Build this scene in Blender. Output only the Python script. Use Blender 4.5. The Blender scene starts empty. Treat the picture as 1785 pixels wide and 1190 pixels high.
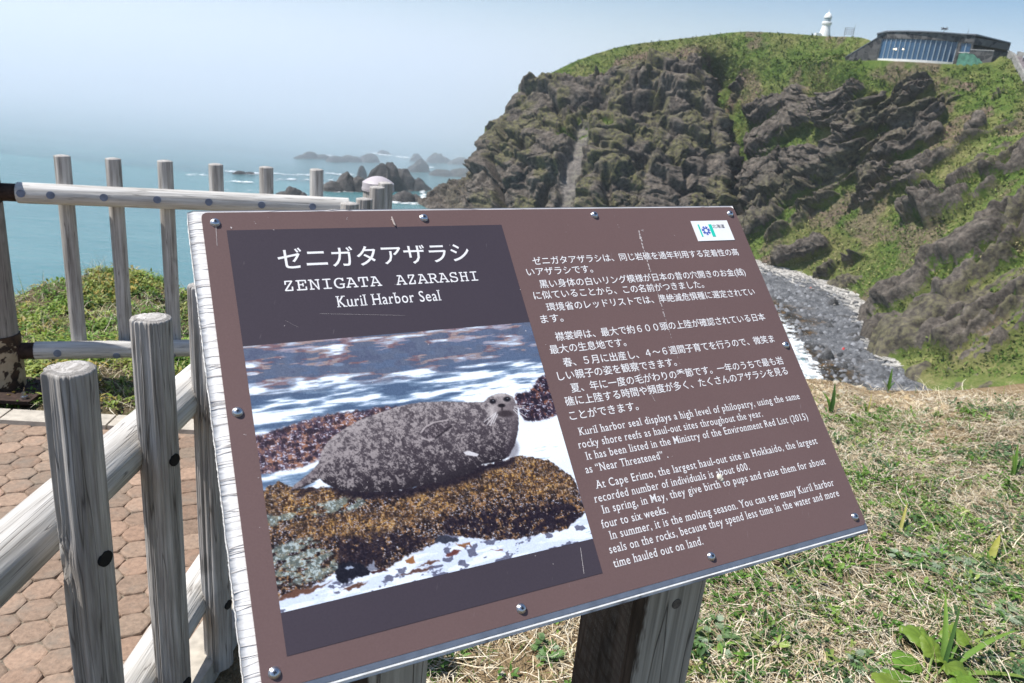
import bpy, math, numpy as np
from mathutils import Vector, Matrix
S = bpy.context.scene
R_ = math.radians
rng = np.random.default_rng(7)

# ------------------------------------------------------------------ camera
F_PX, CX, CY = 1290.0, 892.5, 595.0          # calibrated on the sign and the fence
EYE = np.array([0, 0, 1.6])
SEA = -42.0
_d = np.array([508. - CX, 4526. - CY, F_PX]); _d /= np.linalg.norm(_d); _u = -_d
_f = np.array([0, 0, 1.]) - _u * _u[2]; _f /= np.linalg.norm(_f)
CAMM = np.array([np.cross(_f, _u), _f, _u])   # camera (x right, y down, z forward) -> world
cam = bpy.data.cameras.new("camera"); cam_ob = bpy.data.objects.new("camera", cam)
S.collection.objects.link(cam_ob); S.camera = cam_ob
_m = np.eye(4); _m[:3, 0] = CAMM[:, 0]; _m[:3, 1] = -CAMM[:, 1]; _m[:3, 2] = -CAMM[:, 2]; _m[:3, 3] = EYE
cam_ob.matrix_world = Matrix(_m.tolist())
cam.sensor_width = 36.0; cam.lens = F_PX / 1785 * 36; cam.clip_start = 0.02; cam.clip_end = 20000
cam.dof.use_dof = True; cam.dof.focus_distance = 1.35; cam.dof.aperture_fstop = 11.0

# ------------------------------------------------------------------ sky, sun, exposure
SUN_EL, SUN_AZ = 60.0, -98.0                  # azimuth from +Y towards +X
world = bpy.data.worlds.new("World"); S.world = world; world.use_nodes = True
wn = world.node_tree
sky = wn.nodes.new('ShaderNodeTexSky'); sky.sky_type = 'NISHITA'; sky.sun_disc = False
sky.sun_elevation = R_(SUN_EL); sky.sun_rotation = R_(SUN_AZ)
sky.air_density = 1.0; sky.dust_density = 0.6; sky.ozone_density = 3.0
wn.links.new(sky.outputs[0], wn.nodes['Background'].inputs[0]); wn.nodes['Background'].inputs[1].default_value = 0.098
sl = bpy.data.lights.new("sun", 'SUN'); sl.energy = 4.9; sl.angle = R_(0.5); sl.color = (1, 0.96, 0.9)
so = bpy.data.objects.new("sun", sl); S.collection.objects.link(so); so.location = (-30, 10, 60)
_s = Vector((math.sin(R_(SUN_AZ)) * math.cos(R_(SUN_EL)), math.cos(R_(SUN_AZ)) * math.cos(R_(SUN_EL)), math.sin(R_(SUN_EL))))
so.rotation_euler = _s.to_track_quat('Z', 'Y').to_euler()
S.view_settings.view_transform = 'Standard'; S.view_settings.look = 'None'
S.view_settings.exposure = 0.42; S.view_settings.gamma = 1.0
HAZE_DENSITY = 0.00015
S.cycles.volume_bounces = 3

# ------------------------------------------------------------------ helpers
def ray(px, py):
    px, py = np.asarray(px, float), np.asarray(py, float)
    d = np.stack([(px - CX) / F_PX, (py - CY) / F_PX, np.ones_like(px)], -1)
    return d @ CAMM.T
def onz(px, py, z=0.0):
    r = ray(px, py); return EYE + r * ((z - EYE[2]) / r[..., 2])[..., None]
def atd(px, py, d):                            # point of the ray at horizontal distance d
    r = ray(px, py); return EYE + r * (np.asarray(d) / np.hypot(r[..., 0], r[..., 1]))[..., None]
def onplane(px, py, p, n):
    r = ray(px, py); return EYE + r * (((p - EYE) @ n) / (r @ n))[..., None]
def lin(c):
    c = np.asarray(c, float) / 255.0
    return np.where(c <= 0.04045, c / 12.92, ((c + 0.055) / 1.055) ** 2.4)

def _h(ix, iy, iz, seed):
    n = (ix.astype(np.int64) * 374761393 + iy.astype(np.int64) * 668265263 + iz.astype(np.int64) * 2147483647 + seed * 1274126177) & 0xFFFFFFFF
    n = ((n ^ (n >> 13)) * 1274126177) & 0xFFFFFFFF
    n = ((n ^ (n >> 16)) * 2246822519) & 0xFFFFFFFF
    n = n ^ (n >> 15)
    return (n & 0xFFFFFF) / float(0x1000000)
def vnoise(p, seed=0):
    p = np.asarray(p, float)
    if p.shape[-1] == 2: p = np.concatenate([p, np.zeros(p.shape[:-1] + (1,))], -1)
    i = np.floor(p).astype(np.int64); f = p - i; f = f * f * f * (f * (f * 6 - 15) + 10)
    out = 0
    for a in (0, 1):
        for b in (0, 1):
            for c in (0, 1):
                w = (f[..., 0] if a else 1 - f[..., 0]) * (f[..., 1] if b else 1 - f[..., 1]) * (f[..., 2] if c else 1 - f[..., 2])
                out = out + w * _h(i[..., 0] + a, i[..., 1] + b, i[..., 2] + c, seed)
    return out
def fbm(p, o=4, seed=0, lac=2.03, gain=0.5):
    p = np.asarray(p, float); a, s, t = 1.0, 0.0, 0.0
    for k in range(o):
        s = s + a * vnoise(p, seed + k * 17); t += a; a *= gain; p = p * lac + 3.7
    return s / t
def ridged(p, o=4, seed=0):
    p = np.asarray(p, float); a, s, t = 1.0, 0.0, 0.0
    for k in range(o):
        s = s + a * (1 - np.abs(2 * vnoise(p, seed + k * 13) - 1)) ** 1.6; t += a; a *= 0.5; p = p * 2.1 + 5.1
    return s / t
def worley(p, seed=0):                         # F1, F2 and the id of the nearest cell
    p = np.asarray(p, float)
    if p.shape[-1] == 2: p = np.concatenate([p, np.zeros(p.shape[:-1] + (1,))], -1); zs = (0,)
    else: zs = (-1, 0, 1)
    i = np.floor(p).astype(np.int64); f1 = np.full(p.shape[:-1], 9.); f2 = f1.copy(); cid = f1 * 0
    for a in (-1, 0, 1):
        for b in (-1, 0, 1):
            for c in zs:
                x, y, z = i[..., 0] + a, i[..., 1] + b, i[..., 2] + c
                h = _h(x, y, z, seed)
                q = np.stack([x + _h(x, y, z, seed + 1), y + _h(x, y, z, seed + 2), z + (_h(x, y, z, seed + 3) if len(zs) > 1 else 0)], -1)
                d = np.sqrt(((p - q) ** 2).sum(-1)); m = d < f1
                f2 = np.where(m, f1, np.minimum(f2, d)); cid = np.where(m, h, cid); f1 = np.where(m, d, f1)
    return f1, f2, cid
def sstep(a, b, x):
    t = np.clip((x - a) / (b - a), 0, 1); return t * t * (3 - 2 * t)
def inpoly(x, y, poly):
    poly = np.asarray(poly, float); r = np.zeros(np.shape(x), bool); n = len(poly); j = n - 1
    for i in range(n):
        xi, yi = poly[i]; xj, yj = poly[j]
        if yi != yj: r ^= ((yi > y) != (yj > y)) & (x < (xj - xi) * (y - yi) / (yj - yi) + xi)
        j = i
    return r
def segd(x, y, x1, y1, x2, y2):
    dx, dy = x2 - x1, y2 - y1; t = np.clip(((x - x1) * dx + (y - y1) * dy) / (dx * dx + dy * dy + 1e-12), 0, 1)
    return np.hypot(x - x1 - t * dx, y - y1 - t * dy), t
def polyd(x, y, pts):
    d = np.full(np.shape(x), 1e9)
    for a, b in zip(pts[:-1], pts[1:]): d = np.minimum(d, segd(x, y, *a, *b)[0])
    return d
def unit(v):
    v = np.asarray(v, float); return v / np.linalg.norm(v)

ORG = {}
def link(o, parent):
    S.collection.objects.link(o)
    if parent is not None: o.parent = parent
def mk(name, V, Fc, mat, parent=None, smooth=False, col=None, grain=None, local=False, origin=None):
    """one mesh object; V in world coordinates; Fc an (n,k) array or a list of faces"""
    V = np.asarray(V, float).reshape(-1, 3)
    if parent is not None and not local: V = V - ORG[parent.name]
    if parent is None and origin is not None: V = V - np.asarray(origin)
    me = bpy.data.meshes.new(name)
    if isinstance(Fc, np.ndarray):
        k = Fc.shape[1]; n = len(Fc)
        me.vertices.add(len(V)); me.vertices.foreach_set('co', V.ravel().astype(np.float32))
        me.loops.add(n * k); me.loops.foreach_set('vertex_index', Fc.ravel().astype(np.int32))
        me.polygons.add(n); me.polygons.foreach_set('loop_start', np.arange(0, n * k, k, dtype=np.int32))
        me.update(calc_edges=True); me.validate()
    else:
        me.from_pydata(V.tolist(), [], [list(map(int, f)) for f in Fc]); me.update()
    if smooth: me.polygons.foreach_set('use_smooth', np.ones(len(me.polygons), bool))
    if col is not None:
        a = me.color_attributes.new('Col', 'FLOAT_COLOR', 'POINT')
        c = np.ones((len(V), 4), np.float32); c[:, :np.shape(col)[1]] = col
        a.data.foreach_set('color', c.ravel())
    if grain is not None:
        a = me.attributes.new('grain', 'FLOAT_VECTOR', 'POINT'); a.data.foreach_set('vector', np.asarray(grain, np.float32).ravel())
    me.materials.append(mat)
    o = bpy.data.objects.new(name, me)
    if parent is None and origin is not None: o.location = origin
    link(o, parent); ORG[o.name] = ORG[parent.name] if parent is not None else (np.asarray(origin, float) if origin is not None else np.zeros(3))
    return o
def tag(o, label=None, cat=None, group=None, kind=None):
    if label: o['label'] = label
    if cat: o['category'] = cat
    if group: o['group'] = group
    if kind: o['kind'] = kind
    return o
def thing(name, loc, label, cat, group=None):
    o = bpy.data.objects.new(name, None); o.location = loc; o.empty_display_size = 0.1
    S.collection.objects.link(o); ORG[o.name] = np.asarray(loc, float)
    return tag(o, label, cat, group)
def grid_faces(nu, nv, wrap=False):            # vertices laid out [u][v]
    u = np.arange(nu if wrap else nu - 1); v = np.arange(nv - 1)
    a, b = np.meshgrid(u, v, indexing='ij'); a2 = (a + 1) % nu
    return np.stack([a * nv + b, a2 * nv + b, a2 * nv + b + 1, a * nv + b + 1], -1).reshape(-1, 4)
class MB:
    def __init__(s): s.V = []; s.F = []; s.n = 0
    def add(s, V, Fc):
        V = np.asarray(V, float).reshape(-1, 3); s.V.append(V)
        s.F += [[int(i) + s.n for i in f] for f in Fc]; s.n += len(V); return s
    def box(s, c, ax, ay, az):                 # centre and three half-axis vectors
        c, ax, ay, az = map(lambda t: np.asarray(t, float), (c, ax, ay, az))
        if np.dot(np.cross(ax, ay), az) < 0: ax = -ax
        V = [c + a * ax + b * ay + d * az for d in (-1, 1) for b in (-1, 1) for a in (-1, 1)]
        return s.add(V, [(0, 2, 3, 1), (4, 5, 7, 6), (0, 1, 5, 4), (2, 6, 7, 3), (0, 4, 6, 2), (1, 3, 7, 5)])
    def tube(s, p0, p1, r0, r1=None, n=16, caps=True):
        p0, p1 = np.asarray(p0, float), np.asarray(p1, float); r1 = r0 if r1 is None else r1
        d = unit(p1 - p0); a = unit(np.cross(d, [0, 0, 1] if abs(d[2]) < .9 else [1, 0, 0])); b = np.cross(d, a)
        t = np.linspace(0, 2 * np.pi, n, endpoint=False)[:, None]
        ring = np.cos(t) * a + np.sin(t) * b
        V = np.concatenate([p0 + ring * r0, p1 + ring * r1])
        Fc = [(i, (i + 1) % n, n + (i + 1) % n, n + i) for i in range(n)]
        if caps: Fc += [tuple(range(n))[::-1], tuple(range(n, 2 * n))]
        return s.add(V, Fc)
    def prism(s, poly, off):                   # planar polygon (3D points) pushed by a vector
        P = np.asarray(poly, float); n = len(P); off = np.asarray(off, float)
        return s.add(np.concatenate([P, P + off]), [tuple(range(n))[::-1], tuple(range(n, 2 * n))] + [(i, (i + 1) % n, n + (i + 1) % n, n + i) for i in range(n)])
    def dome(s, c, n, r, h, seg=20, rings=6):
        c = np.asarray(c, float); n = unit(n); a = unit(np.cross(n, [0, 0, 1] if abs(n[2]) < .9 else [1, 0, 0])); b = np.cross(n, a)
        V = []
        for k in range(rings):
            ph = k / rings * np.pi / 2
            for i in range(seg):
                t = 2 * np.pi * i / seg; V.append(c + (a * np.cos(t) + b * np.sin(t)) * r * np.cos(ph) + n * h * np.sin(ph))
        V.append(c + n * h)
        Fc = [(k * seg + i, k * seg + (i + 1) % seg, (k + 1) * seg + (i + 1) % seg, (k + 1) * seg + i) for k in range(rings - 1) for i in range(seg)]
        Fc += [((rings - 1) * seg + i, (rings - 1) * seg + (i + 1) % seg, rings * seg) for i in range(seg)]
        return s.add(V, Fc)
    def build(s, name, mat, parent=None, smooth=False, **k):
        return mk(name, np.concatenate(s.V), s.F, mat, parent, smooth, **k)

# ------------------------------------------------------------------ materials
class Mat:
    def __init__(s, name, rough=0.8, spec=0.3, metal=0.0):
        s.m = bpy.data.materials.new(name); s.m.use_nodes = True; s.t = s.m.node_tree; s.b = s.t.nodes['Principled BSDF']
        s.b.inputs['Roughness'].default_value = rough; s.b.inputs['Specular IOR Level'].default_value = spec; s.b.inputs['Metallic'].default_value = metal
    def n(s, typ, **k):
        nd = s.t.nodes.new(typ)
        for a, v in k.items():
            if a.startswith('i_'): nd.inputs[a[2:].replace('_', ' ')].default_value = v
            else: setattr(nd, a, v)
        return nd
    def l(s, a, b): s.t.links.new(a, b)
    def attr(s, name, out='Vector'):
        return s.n('ShaderNodeAttribute', attribute_name=name).outputs[out]
    def obj(s): return s.n('ShaderNodeTexCoord').outputs['Object']
    def scale(s, vec, sc):
        m = s.n('ShaderNodeMapping'); m.inputs['Scale'].default_value = sc; s.l(vec, m.inputs['Vector']); return m.outputs[0]
    def noise(s, vec, scale, detail=5, rough=0.55, dist=0.0):
        nd = s.n('ShaderNodeTexNoise'); nd.inputs['Scale'].default_value = scale; nd.inputs['Detail'].default_value = detail
        nd.inputs['Roughness'].default_value = rough; nd.inputs['Distortion'].default_value = dist
        if vec is not None: s.l(vec, nd.inputs['Vector'])
        return nd.outputs['Fac']
    def ramp(s, fac, stops):
        r = s.n('ShaderNodeValToRGB'); el = r.color_ramp.elements
        while len(el) < len(stops): el.new(0.5)
        for e, (p, c) in zip(el, stops): e.position = p; e.color = (*c, 1) if len(c) == 3 else c
        s.l(fac, r.inputs[0]); return r.outputs[0]
    def mix(s, fac, a, b, mode='MIX'):
        m = s.n('ShaderNodeMix', data_type='RGBA', blend_type=mode)
        for i, v in ((0, fac), (6, a), (7, b)):
            if hasattr(v, 'links'): s.l(v, m.inputs[i])
            else: m.inputs[i].default_value = v if i == 0 else ((*v, 1) if len(v) == 3 else v)
        return m.outputs[2]
    def math(s, op, a, b=0.0):
        m = s.n('ShaderNodeMath', operation=op)
        for i, v in ((0, a), (1, b)):
            if hasattr(v, 'links'): s.l(v, m.inputs[i])
            else: m.inputs[i].default_value = v
        return m.outputs[0]
    def color(s, c):
        if hasattr(c, 'links'): s.l(c, s.b.inputs['Base Color'])
        else: s.b.inputs['Base Color'].default_value = (*c, 1)
        return s
    def bump(s, h, strength=0.5, dist=0.01):
        b = s.n('ShaderNodeBump'); b.inputs['Strength'].default_value = strength; b.inputs['Distance'].default_value = dist
        s.l(h, b.inputs['Height']); s.l(b.outputs[0], s.b.inputs['Normal']); return s
def plain(name, c, rough=0.6, spec=0.3, metal=0.0, var=0.25, scale=30.0, bump=0.0):
    m = Mat(name, rough, spec, metal); nz = m.noise(m.obj(), scale)
    c = np.asarray(c, float)
    m.color(m.ramp(nz, [(0.3, tuple(c * (1 - var))), (0.7, tuple(np.minimum(c * (1 + var), 1)))]))
    if bump: m.bump(nz, 0.4, bump)
    return m.m
def wood(name, dark, mid, light, k=1.0, crack=1.0):
    """weathered wood: grain attribute = (across, across, along) in metres"""
    m = Mat(name, 0.85, 0.15); g = m.attr('grain')
    a = m.noise(m.scale(g, (60 * k, 60 * k, 3.0)), 1.0, 6, 0.6)
    b = m.noise(m.scale(g, (260 * k, 260 * k, 9.0)), 1.0, 3, 0.6)
    c = m.noise(m.scale(g, (7, 7, 3.0)), 1.0, 3)
    fac = m.math('ADD', m.math('MULTIPLY', a, 0.55), m.math('ADD', m.math('MULTIPLY', b, 0.3), m.math('MULTIPLY', c, 0.28)))
    base = m.ramp(fac, [(0.36, dark), (0.52, mid), (0.7, light)])
    cr = m.noise(m.scale(g, (42 * k, 42 * k, 1.3)), 1.0, 2, 0.5)
    line = m.ramp(m.math('ABSOLUTE', m.math('SUBTRACT', cr, 0.5)), [(0.0, (0.25, 0.23, 0.22)), (0.012 * crack, (1, 1, 1))])
    base = m.mix(0.75, base, line, 'MULTIPLY')
    kn = m.noise(m.scale(g, (9, 9, 6)), 1.0, 2)
    base = m.mix(m.ramp(kn, [(0.66, (0, 0, 0)), (0.74, (0.5, 0.5, 0.5))]), base, tuple(np.array(dark) * 0.7))
    m.color(base); m.bump(m.math('ADD', fac, m.math('MULTIPLY', line, 0.3)), 0.75, 0.004)
    return m.m
def vcol(name, rough=0.8, spec=0.2, nz=0.0, nscale=200.0, trans=0.0, bump=0.0):
    m = Mat(name, rough, spec); c = m.attr('Col', 'Color')
    if nz or bump:
        n_ = m.noise(m.obj(), nscale, 4)
        if nz: c = m.mix(1.0, c, m.ramp(n_, [(0.25, (1 - nz,) * 3), (0.75, (1 + nz,) * 3)]), 'MULTIPLY')
        if bump: m.bump(n_, 0.6, bump)
    m.color(c)
    if trans:
        t = m.n('ShaderNodeBsdfTranslucent'); m.l(c, t.inputs[0]); mx = m.n('ShaderNodeMixShader'); mx.inputs[0].default_value = trans
        m.l(m.b.outputs[0], mx.inputs[1]); m.l(t.outputs[0], mx.inputs[2]); m.l(mx.outputs[0], m.t.nodes['Material Output'].inputs[0])
    return m.m
M_WOOD = wood("weathered_wood", (0.15, 0.136, 0.122), (0.34, 0.318, 0.295), (0.60, 0.58, 0.555))
M_WOODL = wood("weathered_rail_wood", (0.25, 0.232, 0.21), (0.47, 0.452, 0.425), (0.66, 0.648, 0.625))
M_WOODB = wood("brown_grey_wood", (0.15, 0.13, 0.115), (0.25, 0.23, 0.21), (0.36, 0.335, 0.31))
M_PLUG = plain("blue_grey_plug", (0.17, 0.2, 0.27), 0.6)
M_HOLE = plain("hole_dark", (0.012, 0.012, 0.013), 0.9)
M_STEEL = plain("screw_steel", (0.62, 0.63, 0.65), 0.28, 0.5, 1.0, 0.12)
M_RUST = plain("rusty_iron", (0.045, 0.028, 0.022), 0.8, 0.3, 0.2, 0.5, 40)

# ================================================================== sea
def sea_material():
    m = Mat("sea_water", 0.16, 0.5); o = m.obj()
    a = m.noise(m.scale(o, (0.012, 0.03, 1)), 1.0, 3)
    big = m.noise(m.scale(o, (0.004, 0.012, 1)), 1.0, 4, 0.6)
    c = m.ramp(m.math('ADD', m.math('MULTIPLY', a, 0.4), m.math('MULTIPLY', big, 0.6)), [(0.32, (0.045, 0.143, 0.163)), (0.52, (0.07, 0.188, 0.205)), (0.68, (0.11, 0.235, 0.248))])
    m.color(c)
    w1 = m.noise(m.scale(o, (0.10, 0.34, 1)), 1.0, 6, 0.6, 0.4)
    w2 = m.noise(m.scale(o, (0.6, 1.6, 1)), 1.0, 4, 0.6)
    m.bump(m.math('ADD', m.math('MULTIPLY', w1, 1.0), m.math('MULTIPLY', w2, 0.3)), 0.55, 1.1)
    return m.m
xs = np.linspace(-6000, 6000, 25)
gx, gy = np.meshgrid(xs, xs, indexing='ij')
tag(mk("sea", np.stack([gx, gy, gx * 0 + SEA], -1), grid_faces(25, 25), sea_material()), kind='structure')

# ================================================================== headland with its cliffs
def catmull(tab, x):
    tab = np.asarray(tab, float); n = len(tab); i = np.clip(np.floor(x).astype(int), 0, n - 2); f = (x - i)[:, None]
    p0, p1, p2, p3 = tab[np.maximum(i - 1, 0)], tab[i], tab[i + 1], tab[np.minimum(i + 2, n - 1)]
    lo, hi = np.minimum(p1, p2), np.maximum(p1, p2)
    m1, m2 = (p2 - p0) / 2, (p3 - p1) / 2
    return (2 * f**3 - 3 * f**2 + 1) * p1 + (f**3 - 2 * f**2 + f) * m1 + (-2 * f**3 + 3 * f**2) * p2 + (f**3 - f**2) * m2
# foot and rim of the slope as seen from the view point (calibrated sight lines), with the rim's distance
COL = [  # bx, by, foot z, rx, ry, rim distance, exponent
    (726, 356, -43, 728, 352, 318, 1.0), (760, 372, -43, 770, 326, 322, 1.0), (795, 386, -43, 808, 309, 322, 1.0), (815, 392, -43, 833, 286, 322, 1.0),
    (838, 398, -43, 848, 238, 318, 1.1), (862, 403, -43, 876, 201, 314, 1.2), (898, 410, -43, 921, 152, 312, 1.3), (940, 418, -43, 966, 124, 312, 1.35),
    (980, 425, -43, 1012, 103, 312, 1.4), (1050, 438, -43, 1092, 79, 312, 1.5), (1130, 448, -43, 1200, 66, 312, 1.5), (1215, 455, -43, 1292, 55, 312, 1.4),
    (1275, 458, -41.5, 1372, 58, 306, 1.2), (1325, 463, -40.5, 1440, 63, 298, 1.15), (1370, 472, -40, 1512, 68, 284, 1.1), (1405, 480, -40, 1545, 99, 268, 1.05),
    (1450, 494, -40, 1600, 106, 262, 1.05), (1490, 514, -40, 1680, 111, 256, 1.05), (1520, 552, -40, 1752, 98, 256, 1.05), (1545, 600, -40, 1830, 112, 250, 1.0),
    (1580, 650, -40, 1930, 130, 238, 1.0), (1700, 720, -39, 2080, 170, 215, 1.0), (1900, 800, -36, 2300, 260, 170, 1.0), (2400, 1000, -30, 2700, 420, 110, 1.0)]
tab = []
for bx, by, zf, rx, ry, dr, ex in COL:
    p = onz(bx, by, zf); tab.append((bx, by, math.hypot(p[0], p[1]), rx, ry, dr, ex))
NU, NV = 900, 430
seg = np.array([math.hypot(a[3] - b[3], a[4] - b[4]) * (1 if a[3] < 2000 else .5) + 8 for a, b in zip(tab[:-1], tab[1:])])
cum = np.concatenate([[0], np.cumsum(seg)]); uu = np.interp(np.linspace(0, cum[-1], NU), cum, np.arange(len(tab)))
cc = catmull(tab, uu)
vv = np.linspace(0, 1, NV)
HPX = cc[:, None, 0] + (cc[:, None, 3] - cc[:, None, 0]) * vv; HPY = cc[:, None, 1] + (cc[:, None, 4] - cc[:, None, 1]) * vv
HD = cc[:, None, 2] + (cc[:, None, 5] - cc[:, None, 2]) * vv ** cc[:, None, 6]
GUL = [(1205, 60), (1222, 92), (1238, 140), (1250, 185), (1262, 230), (1272, 280), (1266, 330), (1262, 370), (1258, 470)]
gxl = np.interp(HPY, [g[1] for g in GUL], [g[0] for g in GUL])
wob = (fbm(np.stack([HPX, HPY], -1) / 22, 3, 5) - .5) * 16
dx = HPX - gxl + wob
gd = sstep(-9, 4, dx) * np.exp(-np.clip(dx, 0, None) / 70) * sstep(75, 150, HPY) * sstep(500, 330, HPY)
HD = HD + 22 * gd
# level ground cut for the visitor building
HB = atd(np.array(1600.), np.array(109.), 258.0); UP = np.array([0, 0, 1.])
bn = unit([-HB[0], -HB[1], 0]); bn = unit([bn[0] - .10, bn[1], 0]); be = np.array([-bn[1], bn[0], 0]); be = be if be[0] > 0 else -be
_r = ray(HPX, HPY); _df = ((HB - EYE) @ bn) / np.minimum(_r @ bn, -1e-6) * np.hypot(_r[..., 0], _r[..., 1])
_low = np.interp(HPX, [1470, 1530, 1600, 1660, 1700, 1735, 1762], [106, 105, 108.5, 112.5, 111, 108, 97])
_bul = np.interp(HPX, [1465, 1525, 1540, 1600, 1650, 1665, 1700, 1735, 1765], [1.2, 1.6, 3.0, 4.2, 3.4, 3.4, 3.2, 3.0, -6])
_tgt = _df - _bul - np.clip(HPY - _low, 0, None) * .42 + np.clip(_low - HPY, 0, None) * 3
_px = np.linspace(1440, 1800, 73); _dl = []
for q_ in _px:
    l_ = np.interp(q_, [1470, 1530, 1600, 1660, 1700, 1735, 1762], [106, 105, 108.5, 112.5, 111, 108, 97]); k_ = np.argmin((HPX - q_) ** 2 + (HPY - l_) ** 2); _dl.append(min(0., (_tgt - HD).ravel()[k_]))
_dl = np.convolve(np.pad(np.array(_dl), 3, mode='edge'), np.ones(7) / 7, 'valid'); _side = sstep(1370, 1468, HPX) * sstep(1800, 1768, HPX)
_k = sstep(1415, 1472, HPX) * sstep(1785, 1765, HPX)
HD = HD + np.where(HPY >= _low, np.interp(HPX, _px, _dl) * np.exp(-(np.clip(HPY - _low, 0, None) / 120) ** 1.3) * _side, _k * (np.minimum(HD, _tgt) - HD))
HP = atd(HPX, HPY, HD)
# smooth normals of the undisplaced slope (towards the viewer)
du = np.gradient(HP, axis=0); dv = np.gradient(HP, axis=1); HN = np.cross(du, dv); HN /= np.linalg.norm(HN, axis=-1, keepdims=True) + 1e-9
HN *= np.sign((HN * (EYE - HP)).sum(-1, keepdims=True)); HN = HN * .8 + np.array([0, 0, .15])
nx = HPX + (fbm(HP / 8, 4, 21) - .5) * 24; ny = HPY + (fbm(HP / 8, 4, 33) - .5) * 24
# rock or turf
left = sstep(8, -6, dx)
cap = np.interp(nx, [700, 860, 905, 945, 1010, 1060, 1100, 1160, 1205, 1222, 1245], [100, 100, 130, 150, 140, 128, 120, 108, 100, 112, 190])
rock = left * sstep(-7, 9, ny - cap)
RIBS = [(1417, 193, 1495, 155, 14), (1441, 213, 1532, 172, 16), (1532, 189, 1612, 157, 15), (1475, 233, 1556, 197, 17), (1570, 227, 1645, 203, 15), (1437, 294, 1490, 243, 21),
        (1519, 277, 1634, 229, 17), (1322, 206, 1400, 169, 15), (1326, 262, 1400, 203, 23), (1309, 328, 1415, 284, 27), (1288, 357, 1388, 326, 22), (1478, 321, 1675, 272, 11),
        (1519, 355, 1607, 313, 13), (1397, 391, 1456, 342, 11), (1671, 262, 1752, 233, 10), (1692, 231, 1712, 214, 9), (1600, 384, 1724, 323, 22), (1722, 313, 1830, 258, 16),
        (1617, 432, 1706, 383, 12), (1695, 432, 1850, 362, 25), (1533, 562, 1655, 483, 21), (1646, 499, 1850, 378, 31), (1531, 608, 1641, 569, 26), (1637, 602, 1830, 528, 34),
        (1668, 640, 1742, 597, 18), (1331, 451, 1369, 414, 13), (1366, 459, 1433, 426, 13), (1480, 459, 1562, 402, 8), (1577, 459, 1656, 414, 13), (1290, 420, 1340, 380, 16),
        (1420, 300, 1330, 400, 12), (1550, 300, 1480, 350, 10), (1262, 205, 1290, 132, 7)]
al0, ac0 = (nx * .84 - ny * .54), (nx * .54 + ny * .84)
ribm = np.zeros(HPX.shape); ribh = np.zeros(HPX.shape)
for (x1, y1, x2, y2, w) in RIBS:
    d, t = segd(nx, ny, x1, y1, x2, y2); q = d / (w * 1.0)
    ribm = np.maximum(ribm, sstep(1.15, .8, q)); ribh = np.maximum(ribh, np.sqrt(np.clip(1 - (q / 1.2) ** 2, 0, 1)) * min(w / 16, 1.7))
rightm = 1 - left
bandn = fbm(np.stack([(nx * .84 - ny * .54) / 120, (nx * .54 + ny * .84) / 22], -1), 4, 41)
zone = rightm * sstep(135, 190, HPY) * sstep(1290, 1330, HPX)
rock = np.maximum(rock, rightm * np.maximum(sstep(18, 46, dx + .5 * wob), sstep(360, 380, HPY)) * np.clip(ribm + zone * sstep(.60, .65, bandn) * .9 - .25 * sstep(.5, .3, bandn), 0, 1))
rock = rock * (1 - .95 * rightm * sstep(.57, .64, fbm(np.stack([al0 / 70, ac0 / 8], -1), 3, 55)))
for pts, w in (([(1500, 520), (1545, 480), (1600, 440), (1700, 388), (1800, 330)], 21), ([(1325, 452), (1372, 425), (1420, 398), (1490, 326)], 17), ([(1470, 446), (1540, 420), (1600, 398)], 16), ([(1555, 645), (1620, 622), (1690, 648), (1800, 610)], 15), ([(1612, 332), (1720, 250), (1800, 212)], 13), ([(1290, 360), (1276, 300), (1262, 200)], 12)):
    rock = rock * (1 - rightm * sstep(1.15, .6, polyd(nx, ny, pts) / w))
# soil scars, pale slab, moss
soil = np.zeros(HPX.shape)
for (x1, y1, x2, y2, w) in [(1010, 146, 1070, 132, 9), (1085, 112, 1215, 98, 18), (1060, 132, 1110, 122, 9), (1225, 98, 1250, 150, 9), (1270, 190, 1296, 125, 12), (1290, 330, 1262, 200, 9), (1554, 534, 1631, 477, 10), (1560, 300, 1660, 270, 12),
                            (1650, 235, 1720, 190, 12), (1520, 340, 1420, 385, 11), (1280, 300, 1300, 380, 10), (1650, 145, 1690, 150, 10), (1420, 430, 1330, 460, 10)]:
    d, t = segd(nx, ny, x1, y1, x2, y2); soil = np.maximum(soil, sstep(1.2, .6, d / w))
rock = rock * (1 - .92 * left * soil * sstep(.38, .5, fbm(HP / 4, 3, 19))); soil = np.maximum(soil, rightm * sstep(.60, .68, fbm(HP / 11, 4, 77)) * .8)
slab = sstep(20, 9, polyd(HPX + (fbm(HP / 5, 3, 3) - .5) * 14, HPY, [(1018, 236), (1008, 280), (995, 320), (990, 372)])) * left
moss = np.clip(sstep(.42, .60, fbm(HP / 7, 5, 91)) * .85 * left * sstep(740, 900, HPX) + sstep(24, 10, polyd(nx, ny, [(985, 232), (1040, 222), (1060, 226)])) + .5 * sstep(.55, .7, bandn) * rightm, 0, 1)
rock = np.clip(rock - .85 * sstep(22, 8, polyd(nx, ny, [(985, 234), (1040, 222), (1062, 224)])) * (fbm(HP / 3, 3, 4) > .45), 0, 1)
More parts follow.
